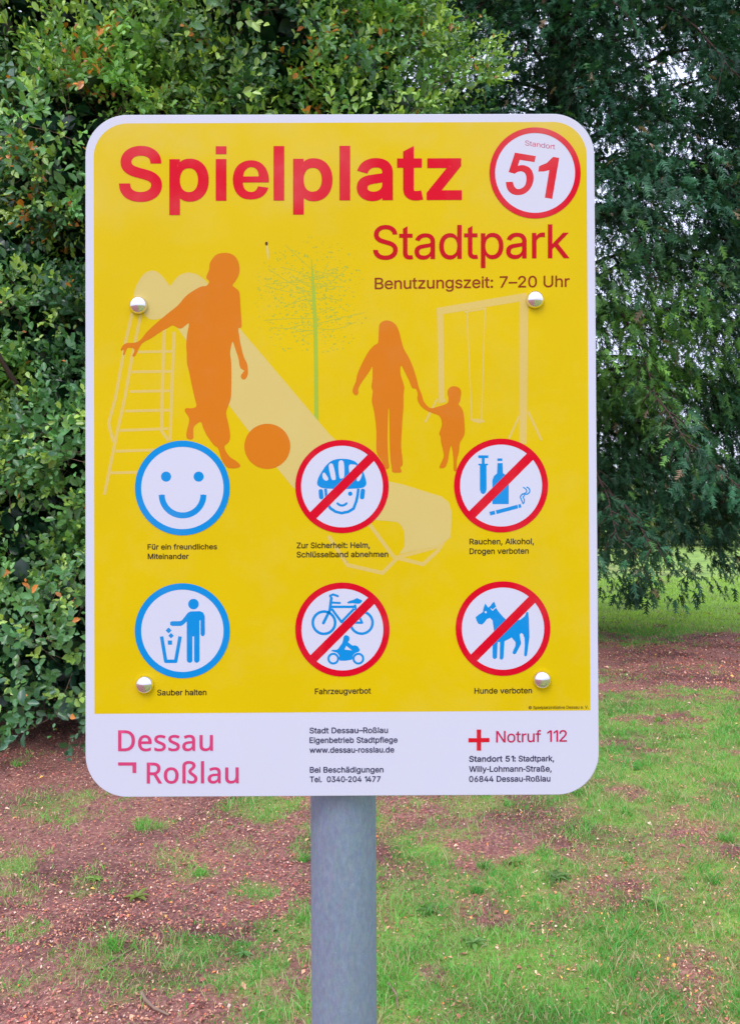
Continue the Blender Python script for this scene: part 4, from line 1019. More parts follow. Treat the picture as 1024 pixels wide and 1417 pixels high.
# --- lettering
GI = '''
,|369|74,-235;133,140;269,140;166,-235
-|440|400,455;400,350;60,350;60,455
.|369|187,-9,163,-9,141,0;124,17,106,35,97,56;97,81,97,106,106,127;124,144,141,162,163,170;187,170,212,170,234,162;251,144,268,127,277,106;277,81,277,56,268,35;251,17,234,0,212,-9
0|891|446,-13,371,-13,308,7;255,47,203,88,163,146;135,223,108,299,94,391;94,499,94,607,108,699;136,776,164,853,204,912;256,952,309,993,372,1013;446,1013,519,1013,583,993;635,952,687,912,727,853;755,776,783,699,797,607;797,499,797,391,783,299;755,223,728,146,688,88;636,47,583,7,520,-13/446,97,494,97,536,113;570,145,605,177,631,223;649,283,667,343,676,415;676,499,676,585,667,657;649,717,631,777,605,823;570,855,536,887,494,903;446,903,396,903,355,887;320,855,286,823,260,777;242,717,224,657,215,585;215,499,215,415,224,343;242,283,260,223,286,177;320,145,355,113,396,97
1|560|542,1000;542,0;417,0;417,881;411,881;169,703;169,839;390,1000
2|891|126,0;126,93;460,450;555,555,580,585,598,614;611,642,623,669,630,699;630,730,630,766,621,797;605,823,588,849,566,869;537,883,508,896,476,903;440,903,401,903,367,895;339,880,310,864,288,841;273,813,257,784,250,750;250,711;129,711,129,771,142,824;169,869,197,915,234,950;281,976,329,1001,382,1013;442,1013,502,1013,555,1001;601,976,647,951,684,918;710,875,736,833,749,785;749,732,749,695,742,659;729,624,716,590,693,551;660,508;525,353;300,119;300,111;765,111;765,0
3|891|428,-13,367,-13,312,-3;261,19,210,41,169,72;138,113,107,153,89,202;86,259;215,259,218,225,229,195;249,171,268,147,294,129;325,116,356,104,391,98;430,98,471,98,508,105;541,119,573,134,599,155;618,183,637,210,647,244;647,285,647,321,638,355;621,386,604,416,577,441;540,459,503,477,455,487;395,487;308,487;308,588;566,881;566,889;137,889;137,1000;732,1000;732,905;415,547;415,568,489,575,553,567;606,542,659,518,700,483;729,437,758,392,772,341;772,285,772,226,758,175;728,130,699,85,658,50;607,24,555,-1,496,-13
4|891|78,207;78,311;485,1000;611,1000;213,326;213,319;812,319;812,207/554,0;554,238;554,287;554,624;674,624;674,0
5|891|435,-13,375,-13,322,-2;275,22,228,45,191,77;163,118,135,159,120,205;117,256;240,256,243,226,253,199;271,175,289,151,312,132;341,118,369,105,400,98;435,98,475,98,511,107;543,127,575,146,600,172;617,205,635,238,644,276;644,319,644,362,635,400;616,435,598,469,572,496;540,515,507,535,470,544;428,544,395,544,362,539;329,528,297,516,271,502;252,483;132,497;189,1000;720,1000;720,889;296,889;263,593;268,593,290,612,317,627;349,639,381,650,415,656;451,656,497,656,539,647;578,631,616,614,650,591;678,561,707,531,729,495;745,454,761,414,768,369;768,321,768,256,754,199;725,149,696,98,657,59;607,30,557,1,499,-13
6|891|445,-13,383,-13,328,1;280,29,231,57,194,96;166,146,139,196,125,254;125,318,125,366,135,417;157,470,178,523,216,589;270,669;496,1000;633,1000;297,513;286,513,295,532,308,550;324,565,341,581,361,594;385,603,408,613,434,617;462,617,523,617,576,605;621,579,666,554,701,518;727,471,752,425,764,371;764,309,764,247,751,191;723,143,695,94,657,56;609,28,562,0,507,-13/445,95,484,95,518,105;548,123,577,142,601,167;618,199,635,232,644,268;644,309,644,351,635,388;618,419,601,451,577,476;548,494,518,512,484,521;445,521,406,521,372,513;342,495,312,477,288,452;271,420,254,389,246,353;246,311,246,269,254,232;271,200,288,167,312,142;342,123,372,105,406,95
7|891|191,0;636,881;636,889;122,889;122,1000;768,1000;768,882;324,0
8|891|445,-13,377,-13,318,-1;266,22,215,46,175,79;146,121,117,164,102,212;102,266,102,308,111,348;128,384,145,420,169,450;199,474,229,498,262,513;300,520;300,525,251,537,212,564;182,605,153,646,138,694;138,748,138,799,151,844;178,884,204,924,240,956;287,979,333,1002,385,1013;445,1013,504,1013,556,1002;602,979,648,956,684,924;710,884,737,844,750,799;750,748,750,694,736,647;706,605,677,564,638,537;591,525;591,520,627,513,661,498;690,474,720,450,744,420;761,384,779,348,788,308;788,266,788,212,773,164;744,121,715,79,674,46;623,22,571,-1,512,-13/445,97,489,97,528,104;560,118,592,133,617,153;635,180,653,206,662,237;662,272,662,310,652,342;634,371,615,399,589,422;556,438,523,454,486,462;445,462,403,462,365,454;333,438,300,422,274,399;255,371,236,342,227,310;227,272,227,237,236,206;253,180,271,153,296,133;329,118,362,104,400,97/445,569,480,569,512,576;539,590,566,604,588,624;604,650,620,675,628,705;628,738,628,772,620,801;605,826,589,851,568,870;541,884,513,897,481,904;445,904,408,904,376,897;349,884,321,870,300,851;284,826,269,801,261,772;261,738,261,705,269,675;284,650,300,624,321,604;349,590,377,576,409,569
:|369|187,-9,163,-9,141,0;124,17,106,35,97,56;97,81,97,106,106,127;124,144,141,162,163,170;187,170,212,170,234,162;251,144,268,127,277,106;277,81,277,56,268,35;251,17,234,0,212,-9/187,532,163,532,141,541;124,558,106,576,97,597;97,621,97,647,106,668;124,685,141,703,163,711;187,711,212,711,234,703;251,685,268,668,277,647;277,621,277,597,268,576;251,558,234,541,212,532
A|943|32,0;396,1000;543,1000;910,0;777,0;564,595;519,732;456,940;482,940;418,729;374,595;167,0/216,279;216,391;727,391;727,279
B|897|118,0;118,1000;474,1000,543,1000,601,988;646,964,692,941,726,909;749,869,771,829,783,784;783,735,783,692,775,657;760,629,745,601,725,579;700,562,676,545,648,533;619,524;619,515,651,513,683,502;714,483,745,463,771,435;791,399,811,364,821,320;821,268,821,217,810,172;787,131,763,91,727,59;677,35,628,12,563,0;485,0/245,112;481,112,559,112,615,127;648,157,682,186,699,224;699,268,699,302,690,333;673,361,656,389,632,412;601,429,569,445,532,454;488,454;245,454/245,561;468,561,504,561,537,568;566,582,596,596,618,616;635,642,652,667,660,697;660,732,660,776,645,813;614,843,584,873,536,888;472,888;245,888
D|987|430,0;189,0;189,112;422,112,504,112,571,128;625,159,679,190,719,235;745,293,771,351,785,421;785,502,785,582,771,651;745,709,719,766,680,811;628,842,576,872,512,888;434,888;183,888;183,1000;443,1000,540,1000,624,980;693,940,762,900,815,843;852,769,889,694,907,605;907,502,907,398,889,308;852,233,815,158,760,101;689,60,618,20,532,0/245,1000;245,0;118,0;118,1000
E|823|118,0;118,1000;732,1000;732,888;245,888;245,562;699,562;699,450;245,450;245,112;738,112;738,0
F|806|118,0;118,1000;726,1000;726,888;245,888;245,547;681,547;681,435;245,435;245,0
H|1016|118,0;118,1000;245,1000;245,568;771,568;771,1000;898,1000;898,0;771,0;771,456;245,456;245,0
L|772|118,0;118,1000;245,1000;245,112;710,112;710,0
M|1235|118,0;118,1000;298,1000;545,368;565,312;588,241;612,165;632,96;604,96;625,162;649,238;672,311;693,368;936,1000;1116,1000;1116,0;991,0;991,572;992,643;993,725;995,812;997,899;1008,899;978,805;947,713;919,633;896,572;672,0;562,0;335,572;313,631;285,710;254,801;220,899;234,899;236,818;238,731;239,646;240,572;240,0
N|1029|118,0;118,1000;268,1000;674,359;713,296;762,210;813,108;796,105;788,213;785,309;784,383;784,1000;911,1000;911,0;760,0;397,570;349,650;291,749;211,889;234,892;240,754;244,645;246,572;246,0
R|883|118,0;118,1000;464,1000,541,1000,604,987;655,960,705,934,743,898;767,851,792,805,805,752;805,692,805,632,792,579;767,534,743,488,705,452;654,427,604,401,540,389;464,389;189,389;189,501;459,501,511,501,553,509;585,524,617,540,641,562;656,591,671,619,679,653;679,692,679,732,671,766;656,796,641,825,617,848;585,864,552,880,510,889;458,889;245,889;245,0/694,0;452,450;595,450;841,0
S|878|440,-17,367,-17,304,-6;251,18,197,42,155,75;126,118,96,161,79,211;75,268;205,268,209,230,221,198;243,172,264,147,293,128;327,115,362,103,399,97;440,97,485,97,526,104;562,118,598,133,627,154;648,181,669,207,679,238;679,274,679,306,670,332;653,352,635,372,611,389;582,402;481,437;361,470,278,493,214,526;169,568,124,611,102,666;102,732,102,789,117,838;147,880,178,922,219,955;270,979,322,1002,381,1013;446,1013,513,1013,571,1002;621,978,672,955,712,923;741,882,771,841,786,795;788,743;663,743,658,793,635,832;594,860,553,887,503,901;442,901,399,901,362,894;329,880,296,866,271,847;253,822,235,798,226,770;226,738,226,704,237,677;257,656,278,635,303,618;333,606;417,577;519,549;612,518,645,505,676,488;705,467,734,446,757,420;776,388,794,357,803,318;803,272,803,218,788,169;760,125,731,81,690,46;636,21,581,-5,516,-17
T|882|62,888;62,1000;819,1000;819,888;505,888;505,0;379,0;379,888
U|1017|509,-16,430,-16,361,-1;303,30,244,61,199,103;166,157,134,211,118,272;118,340;118,1000;244,1000;244,350,244,302,255,260;277,222,298,185,328,155;368,134,407,112,454,101;509,101,564,101,611,112;650,134,689,155,719,185;740,222,761,260,772,302;772,350;772,1000;899,1000;899,340,899,272,883,211;850,157,818,103,773,61;714,30,656,-1,587,-16
V|943|401,0;32,1000;166,1000;378,405;423,270;487,60;461,60;525,271;569,405;776,1000;910,1000;546,0
W|1349|305,0;32,1000;162,1000;321,385;345,286;367,184;387,78;372,78;393,184;415,286;440,385;602,1000;746,1000;907,385;933,286;956,184;977,78;960,78;981,184;1003,286;1028,385;1186,1000;1316,1000;1042,0;895,0;723,635;691,769;660,934;687,934;658,776;625,635;453,0
Z|862|82,0;82,91;538,757;602,846;670,935;684,893;561,889;438,888;79,888;79,1000;780,1000;780,907;332,253;263,158;191,65;177,107;299,111;421,112;785,112;785,0
a|765|314,-17,267,-17,224,-8;186,10,147,27,116,53;94,88,71,122,60,163;60,212,60,255,68,290;85,316,102,343,124,364;152,380,181,395,212,406;246,414;350,432;459,446,487,449,508,454;521,462,535,469,542,482;542,501;542,505,542,536,536,562;524,583,513,605,495,621;471,633,448,645,419,650;385,650,349,650,319,645;293,634,268,622,247,608;231,591,215,574,204,557;197,538;81,572,98,618,123,654;154,680,186,707,222,726;261,738,301,750,341,756;381,756;470,746,502,739,533,727;562,708,591,690,615,664;634,630,652,595,662,550;662,494;662,0;544,0;544,102;536,102;495,48,477,30,453,15;423,2,393,-11,357,-17/335,89,380,89,417,98;448,115,479,133,502,155;518,183,534,211,542,240;542,271;542,373;510,358;455,346;394,337;345,330;264,312,239,303,219,290;203,274,188,257,181,235;181,206,181,181,187,159;200,142,214,125,232,112;255,103,278,94,305,89
b|834|451,-16,405,-16,368,-8;339,7,310,23,287,41;271,61;232,115;220,115;220,0;103,0;103,1000;223,1000;223,628;232,628;270,680,286,699,308,717;337,733,366,748,403,756;450,756,513,756,567,740;615,709,663,677,700,633;727,575,754,517,767,449;767,371,767,292,754,224;727,166,701,108,663,63;616,32,568,0,513,-16/433,92,479,92,518,104;549,129,581,153,605,187;621,229,637,271,645,319;645,372,645,425,637,472;621,513,605,555,582,588;550,612,518,636,479,648;433,648,387,648,348,637;317,613,285,590,262,558;246,517,230,476,221,428;221,372,221,317,230,268;246,226,262,184,286,151;318,128,349,104,388,92
c|778|407,-16,340,-16,281,0;230,32,179,64,139,109;110,167,81,225,67,292;67,368,67,446,81,514;110,572,139,630,179,675;230,707,281,740,340,756;407,756,444,756,479,751;511,741,544,732,573,718;600,700,626,682,649,659;668,633,687,606,701,577;711,544;595,515;571,568;531,611;476,639;407,648,358,648,317,635;285,610,253,584,229,550;213,508,197,465,189,419;189,368,189,319,197,273;213,231,229,189,253,155;285,130,317,104,358,91;407,91;477,101;532,130;573,174;598,230;713,201,704,167,690,137;671,110,652,84,629,61;602,42,575,23,545,9;512,-1,480,-11,445,-16
d|834|384,-16,322,-16,267,0;219,32,171,63,134,108;107,166,81,224,67,292;67,371,67,449,81,517;108,575,135,633,172,677;220,709,267,740,322,756;385,756,431,756,469,748;497,733,526,717,548,699;565,680;602,628;611,628;611,1000;731,1000;731,0;615,0;615,115;603,115;564,61,547,41,525,23;496,7,467,-8,430,-16/402,92,447,92,486,104;517,128,549,151,572,184;589,226,605,268,613,317;613,372,613,428,605,476;589,517,573,558,549,590;518,613,486,637,448,648;402,648,355,648,316,636;284,612,253,588,229,555;213,513,197,472,189,425;189,372,189,319,197,271;213,229,230,187,253,153;285,129,317,104,356,92
e|794|417,-16,344,-16,282,0;230,32,178,64,138,109;109,167,81,224,67,291;67,367,67,444,81,511;109,569,136,628,176,673;226,706,277,739,336,756;403,756,444,756,484,749;522,735,561,722,596,700;628,670,659,640,684,602;702,554,720,506,730,449;730,381;730,333;147,333;147,434;664,434;609,397,609,447,601,490;585,528,570,566,547,595;516,617,486,638,448,649;403,649,358,649,320,638;288,616,256,594,231,565;214,530,197,494,189,456;189,415;189,349,189,294,198,247;217,209,236,170,263,141;297,121,331,101,371,91;417,91,447,91,474,95;499,104,523,112,544,126;561,143,579,160,592,182;601,207;717,179,706,140,687,106;659,77,631,48,596,25;555,9,514,-8,468,-16
f|499|448,746;448,643;13,643;13,746/158,0;158,848,158,891,168,926;188,955,208,984,234,1005;266,1020,298,1034,332,1042;368,1042;437,1036;477,1024;447,921;422,928;383,932,346,932,320,922;303,904,287,886,279,859;279,823;279,0
g|836|407,-296,352,-296,304,-289;263,-274,222,-260,189,-241;162,-216,135,-192,114,-165;99,-136;199,-80;239,-130,255,-147,277,-162;303,-173,330,-185,365,-191;407,-191,467,-191,516,-177;555,-148,593,-119,612,-73;612,-11;612,134;602,134;563,82,547,62,525,45;496,31,467,17,430,9;383,9,323,9,269,24;221,52,174,81,136,123;108,177,81,232,67,298;67,376,67,453,81,520;108,577,135,633,173,677;221,709,269,740,323,756;385,756,432,756,469,748;498,733,527,718,550,700;566,680;605,627;615,627;615,746;732,746;732,-17,732,-82,718,-135;689,-177,660,-218,620,-248;571,-267,522,-286,467,-296/403,116,448,116,487,127;518,148,549,169,573,199;590,238,606,277,614,324;614,379,614,432,606,479;590,519,574,559,550,591;519,614,487,637,449,648;403,648,356,648,317,636;285,612,253,588,230,556;213,516,197,475,189,430;189,379,189,326,197,280;214,241,230,202,254,171;286,149,318,127,357,116
h|806|223,446;223,0;103,0;103,1000;223,1000;223,565;201,565,224,634,257,682;299,712,341,741,391,756;447,756,498,756,542,745;580,724,618,704,648,672;670,631,691,589,702,536;702,472;702,0;582,0;582,462,582,521,567,566;537,598,506,631,465,647;413,647,377,647,345,639;316,624,287,608,265,586;248,556,232,526,223,489
i|328|103,0;103,746;223,746;223,0/103,862;103,1000;223,1000;223,862
k|748|216,268;216,416;237,416;559,746;708,746;362,392;348,392/103,0;103,1000;223,1000;223,0/578,0;291,365;376,450;732,0
l|326|103,0;103,1000;223,1000;223,0
m|1199|103,0;103,746;220,746;221,581;211,581,222,620,238,653;260,680,283,706,309,726;338,739,368,752,399,759;431,759,486,759,531,742;565,709,599,676,621,632;631,579;614,579,623,616,639,648;663,674,686,701,715,722;748,737,782,752,819,759;858,759,902,759,941,750;977,731,1013,712,1041,684;1063,646,1084,608,1095,560;1095,501;1095,0;974,0;974,499,974,553,959,591;929,615,898,638,863,650;823,650,789,650,760,643;736,629,711,614,692,595;679,570,666,546,659,518;659,486;659,0;539,0;539,511,539,552,525,586;497,611,470,637,434,650;392,650,363,650,335,643;310,629,284,616,263,595;247,568,231,542,223,508;223,468;223,0
n|805|223,446;223,0;103,0;103,746;219,746;220,565;201,565,224,634,257,682;299,712,341,741,391,756;447,756,498,756,542,745;580,724,618,704,648,672;669,631,691,589,702,536;702,472;702,0;582,0;582,462,582,521,567,566;537,598,506,631,465,647;413,647,377,647,345,639;316,624,287,608,265,586;248,556,232,526,223,489
o|816|407,-16,340,-16,281,0;230,32,179,64,139,109;110,167,81,225,67,292;67,368,67,446,81,514;110,572,139,630,179,675;230,707,281,740,340,756;407,756,476,756,536,740;587,707,638,675,678,630;706,572,735,514,749,446;749,368,749,292,735,225;706,167,678,109,638,64;587,32,536,0,476,-16/407,91,457,91,499,104;531,130,564,155,588,189;604,231,620,273,628,319;628,368,628,419,620,465;604,507,588,550,564,584;531,610,499,635,457,648;407,648,358,648,317,635;285,610,253,584,229,550;213,508,197,465,189,419;189,368,189,319,197,273;213,231,229,189,253,155;285,130,317,104,358,91
p|834|103,-281;103,746;220,746;220,628;232,628;270,680,286,699,308,717;337,733,366,748,403,756;450,756,513,756,567,740;615,709,663,677,700,633;727,575,754,517,767,449;767,371,767,292,754,224;727,166,701,108,663,63;616,32,568,0,513,-16;451,-16,405,-16,368,-8;339,7,310,23,288,41;271,61;232,115;223,115;223,-281/433,92,479,92,518,104;549,129,581,153,605,187;621,229,637,271,645,319;645,372,645,425,637,472;621,513,605,555,582,588;550,612,518,636,479,648;433,648,387,648,348,637;317,613,285,590,262,558;246,517,230,476,221,428;221,372,221,317,230,268;246,226,262,184,286,151;318,128,349,104,388,92
r|509|103,0;103,746;219,746;219,631;227,631,241,668,265,699;300,722,334,745,374,756;419,756;451,756;479,754;479,634;452,638;407,640,372,640,340,633;313,618,285,604,263,584;247,557,231,531,223,501;223,466;223,0
s|717|358,-16,306,-16,261,-9;220,7,180,22,147,45;121,74,96,104,78,141;70,185;185,209,194,168,214,138;244,118,274,99,311,89;356,89,408,89,450,100;481,122,511,145,527,171;527,202,527,228,518,250;499,267,481,284,453,297;417,305;293,334,226,350,175,375;142,409,109,443,92,486;92,538,92,581,104,619;128,652,152,684,185,710;226,728,268,747,315,756;368,756,419,756,463,748;499,732,535,717,565,695;588,667,610,639,627,606;637,570;527,545,518,573,501,598;477,620,452,643,416,654;368,654,324,654,287,643;257,623,228,602,213,576;213,545,213,517,223,495;244,478,264,461,295,448;338,438;451,411,519,395,569,370;602,337,635,303,651,261;651,209,651,166,639,127;614,93,589,59,555,32;511,13,466,-6,415,-16
t|447|401,746;401,643;13,643;13,746/128,900;248,965;248,192,248,159,254,135;267,120,281,105,303,98;335,98;364,100;397,105;419,3;377,-5;331,-8,266,-8,216,9;181,42,145,75,128,122;128,183
u|806|358,-10,308,-10,264,0;226,21,188,42,158,73;136,115,114,157,103,210;103,273;103,746;223,746;223,283,223,225,239,180;269,147,300,115,341,99;393,99,429,99,461,106;490,122,518,137,540,160;557,190,574,220,582,257;582,300;582,746;702,746;702,0;586,0;586,181;604,181,581,111,548,62;505,33,463,4,414,-10
v|765|319,0;34,746;166,746;325,305;367,171;404,41;362,41;399,171;440,305;599,746;730,746;445,0
w|1115|270,0;44,746;171,746;262,420;302,268;344,81;324,81;365,265;405,420;495,746;622,746;711,420;750,267;791,81;769,81;812,266;852,420;944,746;1070,746;844,0;724,0;627,338;599,442;571,551;544,664;571,664;544,551;516,442;487,338;391,0
y|765|93,-272;121,-168;140,-172,164,-177,185,-178;204,-175,223,-171,241,-162;256,-145,271,-129,285,-104;296,-70;319,-3;34,746;166,746;325,305;367,170;404,41;361,41;398,171;440,305;600,746;730,746;401,-114,386,-153,368,-185;347,-210,326,-236,302,-254;274,-267,246,-279,215,-285;180,-285;127,-281
z|748|82,0;82,90;499,628;499,635;94,635;94,746;654,746;654,650;248,118;248,111;666,111;666,0
©|1252|341,499,341,553,354,602;380,646,406,689,441,724;485,750,529,776,578,789;631,789,677,789,720,779;759,759,799,739,831,713;857,679,882,645,898,606;905,562;787,562,780,596,762,623;732,644,702,666,668,677;631,677,599,677,569,669;542,653,515,637,494,615;478,589,462,562,454,532;454,499,454,467,462,438;478,411,494,384,515,363;542,347,569,331,599,323;631,323,668,323,700,334;727,355,753,377,769,404;776,438;894,438,888,394,873,355;849,321,825,286,794,259;757,239,719,219,677,209;631,209,578,209,529,222;485,249,441,275,406,310;380,354,354,398,341,446/626,-15,554,-15,488,-2;426,24,363,51,309,88;261,136,214,183,177,238;150,300,123,362,110,429;110,500,110,571,123,638;150,700,177,762,214,817;261,864,309,912,363,949;426,976,488,1002,554,1015;626,1015,697,1015,763,1002;826,976,888,949,943,912;990,864,1037,817,1074,762;1101,700,1128,638,1141,571;1141,500,1141,429,1128,362;1101,300,1074,238,1037,183;990,136,943,88,888,51;826,24,763,-2,697,-15/626,101,681,101,733,111;781,132,829,152,871,181;908,218,945,255,973,297;994,345,1015,393,1025,445;1025,500,1025,555,1015,607;994,655,973,703,945,745;908,782,871,819,829,848;781,868,733,889,681,899;626,899,570,899,519,889;471,868,423,848,380,819;344,782,307,745,278,703;258,655,237,607,227,555;227,500,227,445,237,393;258,345,278,297,307,255;344,218,380,181,423,152;471,132,519,111,570,101
ß|868|240,712;240,0;118,0;118,712,118,812,144,888;195,938,246,988,310,1013;387,1013,430,1013,471,1005;512,988,552,971,586,945;612,910,639,875,652,829;652,773,652,740,648,712;639,690;607,633;575,587,566,572,561,555;561,536,561,512,569,491;585,474;643,423;711,369,734,349,753,326;769,299,785,271,793,238;793,197,793,153,782,114;760,83,738,51,707,27;668,11,628,-5,582,-13;530,-13,485,-13,445,-8;407,3,370,13,342,26;322,40;368,145;427,114,451,103,482,98;521,98,568,98,605,107;632,126,658,145,672,171;672,205,672,231,664,254;648,273;590,328;520,381,496,399,477,421;461,446,445,470,438,500;438,535,438,563,443,585;452,602;486,648;520,694,529,712,534,734;534,762,534,810,520,846;491,868,463,891,428,902;387,902,339,902,302,887;277,856,252,825,240,777
ä|765|314,-17,267,-17,224,-8;186,10,147,27,116,53;94,88,71,122,60,163;60,212,60,255,68,290;85,316,102,343,124,364;152,380,181,395,212,406;246,414;350,432;459,446,487,449,508,454;521,462,535,469,542,482;542,501;542,505,542,536,536,562;524,583,513,605,495,621;471,633,448,645,419,650;385,650,349,650,319,645;293,634,268,622,247,608;231,591,215,574,204,557;197,538;81,572,98,618,123,654;154,680,186,707,222,726;261,738,301,750,341,756;381,756;470,746,502,739,533,727;562,708,591,690,615,664;634,630,652,595,662,550;662,494;662,0;544,0;544,102;536,102;495,48,477,30,453,15;423,2,393,-11,357,-17/335,89,380,89,417,98;448,115,479,133,502,155;518,183,534,211,542,240;542,271;542,373;510,358;455,346;394,337;345,330;264,312,239,303,219,290;203,274,188,257,181,235;181,206,181,181,187,159;200,142,214,125,232,112;255,103,278,94,305,89/513,870,491,870,473,878;457,894,441,909,434,928;434,950,434,972,441,990;457,1006,473,1021,491,1029;513,1029,535,1029,554,1021;569,1006,585,990,593,972;593,950,593,928,585,909;569,894,554,878,535,870/231,870,209,870,190,878;174,894,159,909,151,928;151,950,151,972,159,990;174,1006,190,1021,209,1029;231,1029,253,1029,271,1021;287,1006,302,990,310,972;310,950,310,928,302,909;287,894,271,878,253,870
ü|806|358,-10,308,-10,264,0;226,21,188,42,158,73;136,115,114,157,103,210;103,273;103,746;223,746;223,283,223,225,239,180;269,147,300,115,341,99;393,99,429,99,461,106;490,122,518,137,540,160;557,190,574,220,582,257;582,300;582,746;702,746;702,0;586,0;586,181;604,181,581,111,548,62;505,33,463,4,414,-10/544,870,522,870,504,878;488,894,472,909,464,928;464,950,464,972,472,990;488,1006,504,1021,522,1029;544,1029,566,1029,585,1021;600,1006,616,990,623,972;623,950,623,928,616,909;600,894,585,878,566,870/262,870,240,870,221,878;205,894,190,909,182,928;182,950,182,972,190,990;205,1006,221,1021,240,1029;262,1029,284,1029,302,1021;318,1006,333,990,341,972;341,950,341,928,333,909;318,894,302,878,284,870
–|687|687,481;687,369;0,369;0,481
 |369|
'''
GN = '''
D|1022|937,510,937,398,916,304;875,228,833,153,774,96;696,57,619,19,525,0;415,0;136,0;136,1000;444,1000,545,1000,632,981;706,944,780,907,837,852;877,779,917,707,937,617/804,506,804,594,789,667;760,724,730,781,687,823;631,851,574,878,506,892;426,892;262,892;262,108;398,108,533,108,635,141;702,208,770,275,804,374
R|871|412,1000,495,1000,563,989;617,968,671,947,711,916;737,874,763,832,776,779;776,716,776,662,766,618;746,583,727,547,702,519;672,498,641,477,609,460;576,448;850,0;703,0;461,413;262,413;262,0;136,0;136,1000/405,891;262,891;262,520;412,520,493,520,552,536;590,568,627,600,646,648;646,710,646,754,637,789;620,815,602,841,576,860;541,873,505,885,460,891
a|786|403,763,495,763,563,743;606,703,650,663,672,599;672,511;672,0;583,0;559,106;553,106,532,79,510,57;487,39,464,20,438,7;408,-1,379,-10,343,-14;301,-14,256,-14,216,-6;180,10,144,26,116,50;95,83,75,116,64,158;64,209,64,283,94,341;153,382,211,422,302,444;424,448;552,452;552,497,552,560,538,603;511,627,484,652,446,664;396,664,357,664,320,658;284,646;185,606;147,699,180,717,218,732;263,744,308,757,355,763/440,363,346,359,282,344;246,318,210,292,192,255;192,207,192,165,205,134;230,115,256,95,289,85;329,85,393,85,445,103;487,138,529,173,550,227;550,300;550,367
e|790|409,765,473,765,529,751;575,723,621,695,657,655;681,604,706,553,718,494;718,426;718,352;204,352,206,267,228,202;270,158,311,113,369,91;444,91,492,91,534,95;571,104;685,143;685,35,647,18,609,6;571,-2,534,-10,490,-14;438,-14,367,-14,305,0;250,29,195,58,153,102;123,159,92,216,77,287;77,370,77,452,91,522;118,581,146,640,185,685;235,717,285,749,343,765/408,664,349,664,302,645;268,607,234,569,214,517;207,450;590,450,590,493,583,530;570,562,557,593,537,618;511,637,484,655,450,664
l|361|242,0;119,0;119,1064;242,1064
o|847|772,377,772,314,764,259;747,211,731,163,708,122;677,88,647,55,610,29;567,12,523,-5,475,-14;422,-14,372,-14,326,-5;284,12,242,29,206,55;175,88,144,122,120,163;103,211,86,259,77,314;77,377,77,460,91,530;119,588,147,645,187,689;239,719,292,750,354,765;426,765,494,765,554,750;606,719,658,689,698,645;728,588,757,530,772,460/204,377,204,318,212,267;228,223,243,180,267,147;300,123,332,100,374,88;424,88,475,88,516,100;549,123,582,147,606,180;621,223,637,267,644,318;644,377,644,437,636,487;620,529,605,571,581,604;548,627,516,650,474,661;423,661,346,661,291,636;256,585,222,535,204,465
s|671|608,207,608,159,596,118;571,85,547,53,513,28;468,11,423,-6,370,-14;308,-14,256,-14,211,-10;173,-1,135,7,102,19;73,34;73,146;181,104,224,92,267,85;311,85,373,85,419,95;447,116,475,136,489,162;489,196,489,215,484,232;473,246,463,261,445,276;418,291;304,342;179,398,145,416,118,439;99,465,81,491,71,525;71,566,71,629,97,678;149,713,201,747,269,765;353,765,399,765,441,760;481,751,521,743,558,730;592,714;550,616;451,650,416,659,381,664;345,664,294,664,256,656;229,639,202,623,189,601;189,573,189,552,195,535;207,520,219,506,240,492;268,478;382,430;504,375,538,357,563,334;581,307,599,281,608,247
u|866|746,751;746,0;646,0;627,99;622,99,606,73,585,52;560,35,535,18,507,6;478,-2,448,-10,416,-14;384,-14,324,-14,274,-4;233,15,193,34,162,63;141,104,121,144,111,196;111,259;111,751;235,751;235,268,235,208,249,163;276,133,303,103,345,88;402,88,458,88,502,99;534,120,567,141,589,172;603,212,616,253,623,302;623,360;623,751
ß|884|731,864,731,832,725,805;711,781,698,757,682,736;662,718;604,668;555,624,542,609,535,594;535,577;544,543;580,508;658,452;745,385,769,363,788,338;801,311,814,284,821,252;821,214,821,161,810,118;788,84,766,50,735,26;696,10,657,-6,612,-14;560,-14,516,-14,478,-10;444,-1,410,7,381,19;357,34;357,144;413,116;482,94;556,85,607,85,644,96;667,118,689,139,700,169;700,206,700,228,696,248;688,265,680,283,667,300;648,317;569,374;477,442,455,462,439,482;430,503,421,523,416,546;416,570,416,599,422,624;435,644,447,665,463,683;482,698;540,744;588,793,600,810,606,832;606,857,606,896,590,925;557,943,524,960,481,969;429,969,396,969,365,965;337,956,308,947,285,932;268,910,251,889,242,858;242,818;242,0;119,0;119,818,119,880,133,930;160,967,187,1004,224,1031;270,1047,317,1063,370,1071;429,1071,489,1071,542,1064;588,1048,633,1033,668,1010;693,980,718,949,731,911
 |364|
'''
def parse(s):
    g = {}
    for l in s.strip('\n').split('\n'):
        if not l: continue
        ch, adv, body = l[0], *l[2:].split('|')
        cs = []
        for c in body.split('/') if body else []:
            pts = [list(map(float, p.split(','))) for p in c.split(';')]
            o = []; n = len(pts)
            for i, p in enumerate(pts):
                q = pts[(i + 1) % n]; a = np.array(p[:2])
                o.append(a)
                if len(p) == 6:
                    h1, h2, b = np.array(p[2:4]), np.array(p[4:6]), np.array(q[:2])
                    for t in (.2, .4, .6, .8):
                        o.append(a * (1 - t) ** 3 + 3 * h1 * t * (1 - t) ** 2 + 3 * h2 * t * t * (1 - t) + b * t ** 3)
            o = np.array(o)
            d = np.linalg.norm(o - np.roll(o, 1, 0), axis=1)
            cs.append(o[d > 3])
        g[ch] = (float(adv), cs)
    return g
FONTS = {'I': parse(GI), 'N': parse(GN)}

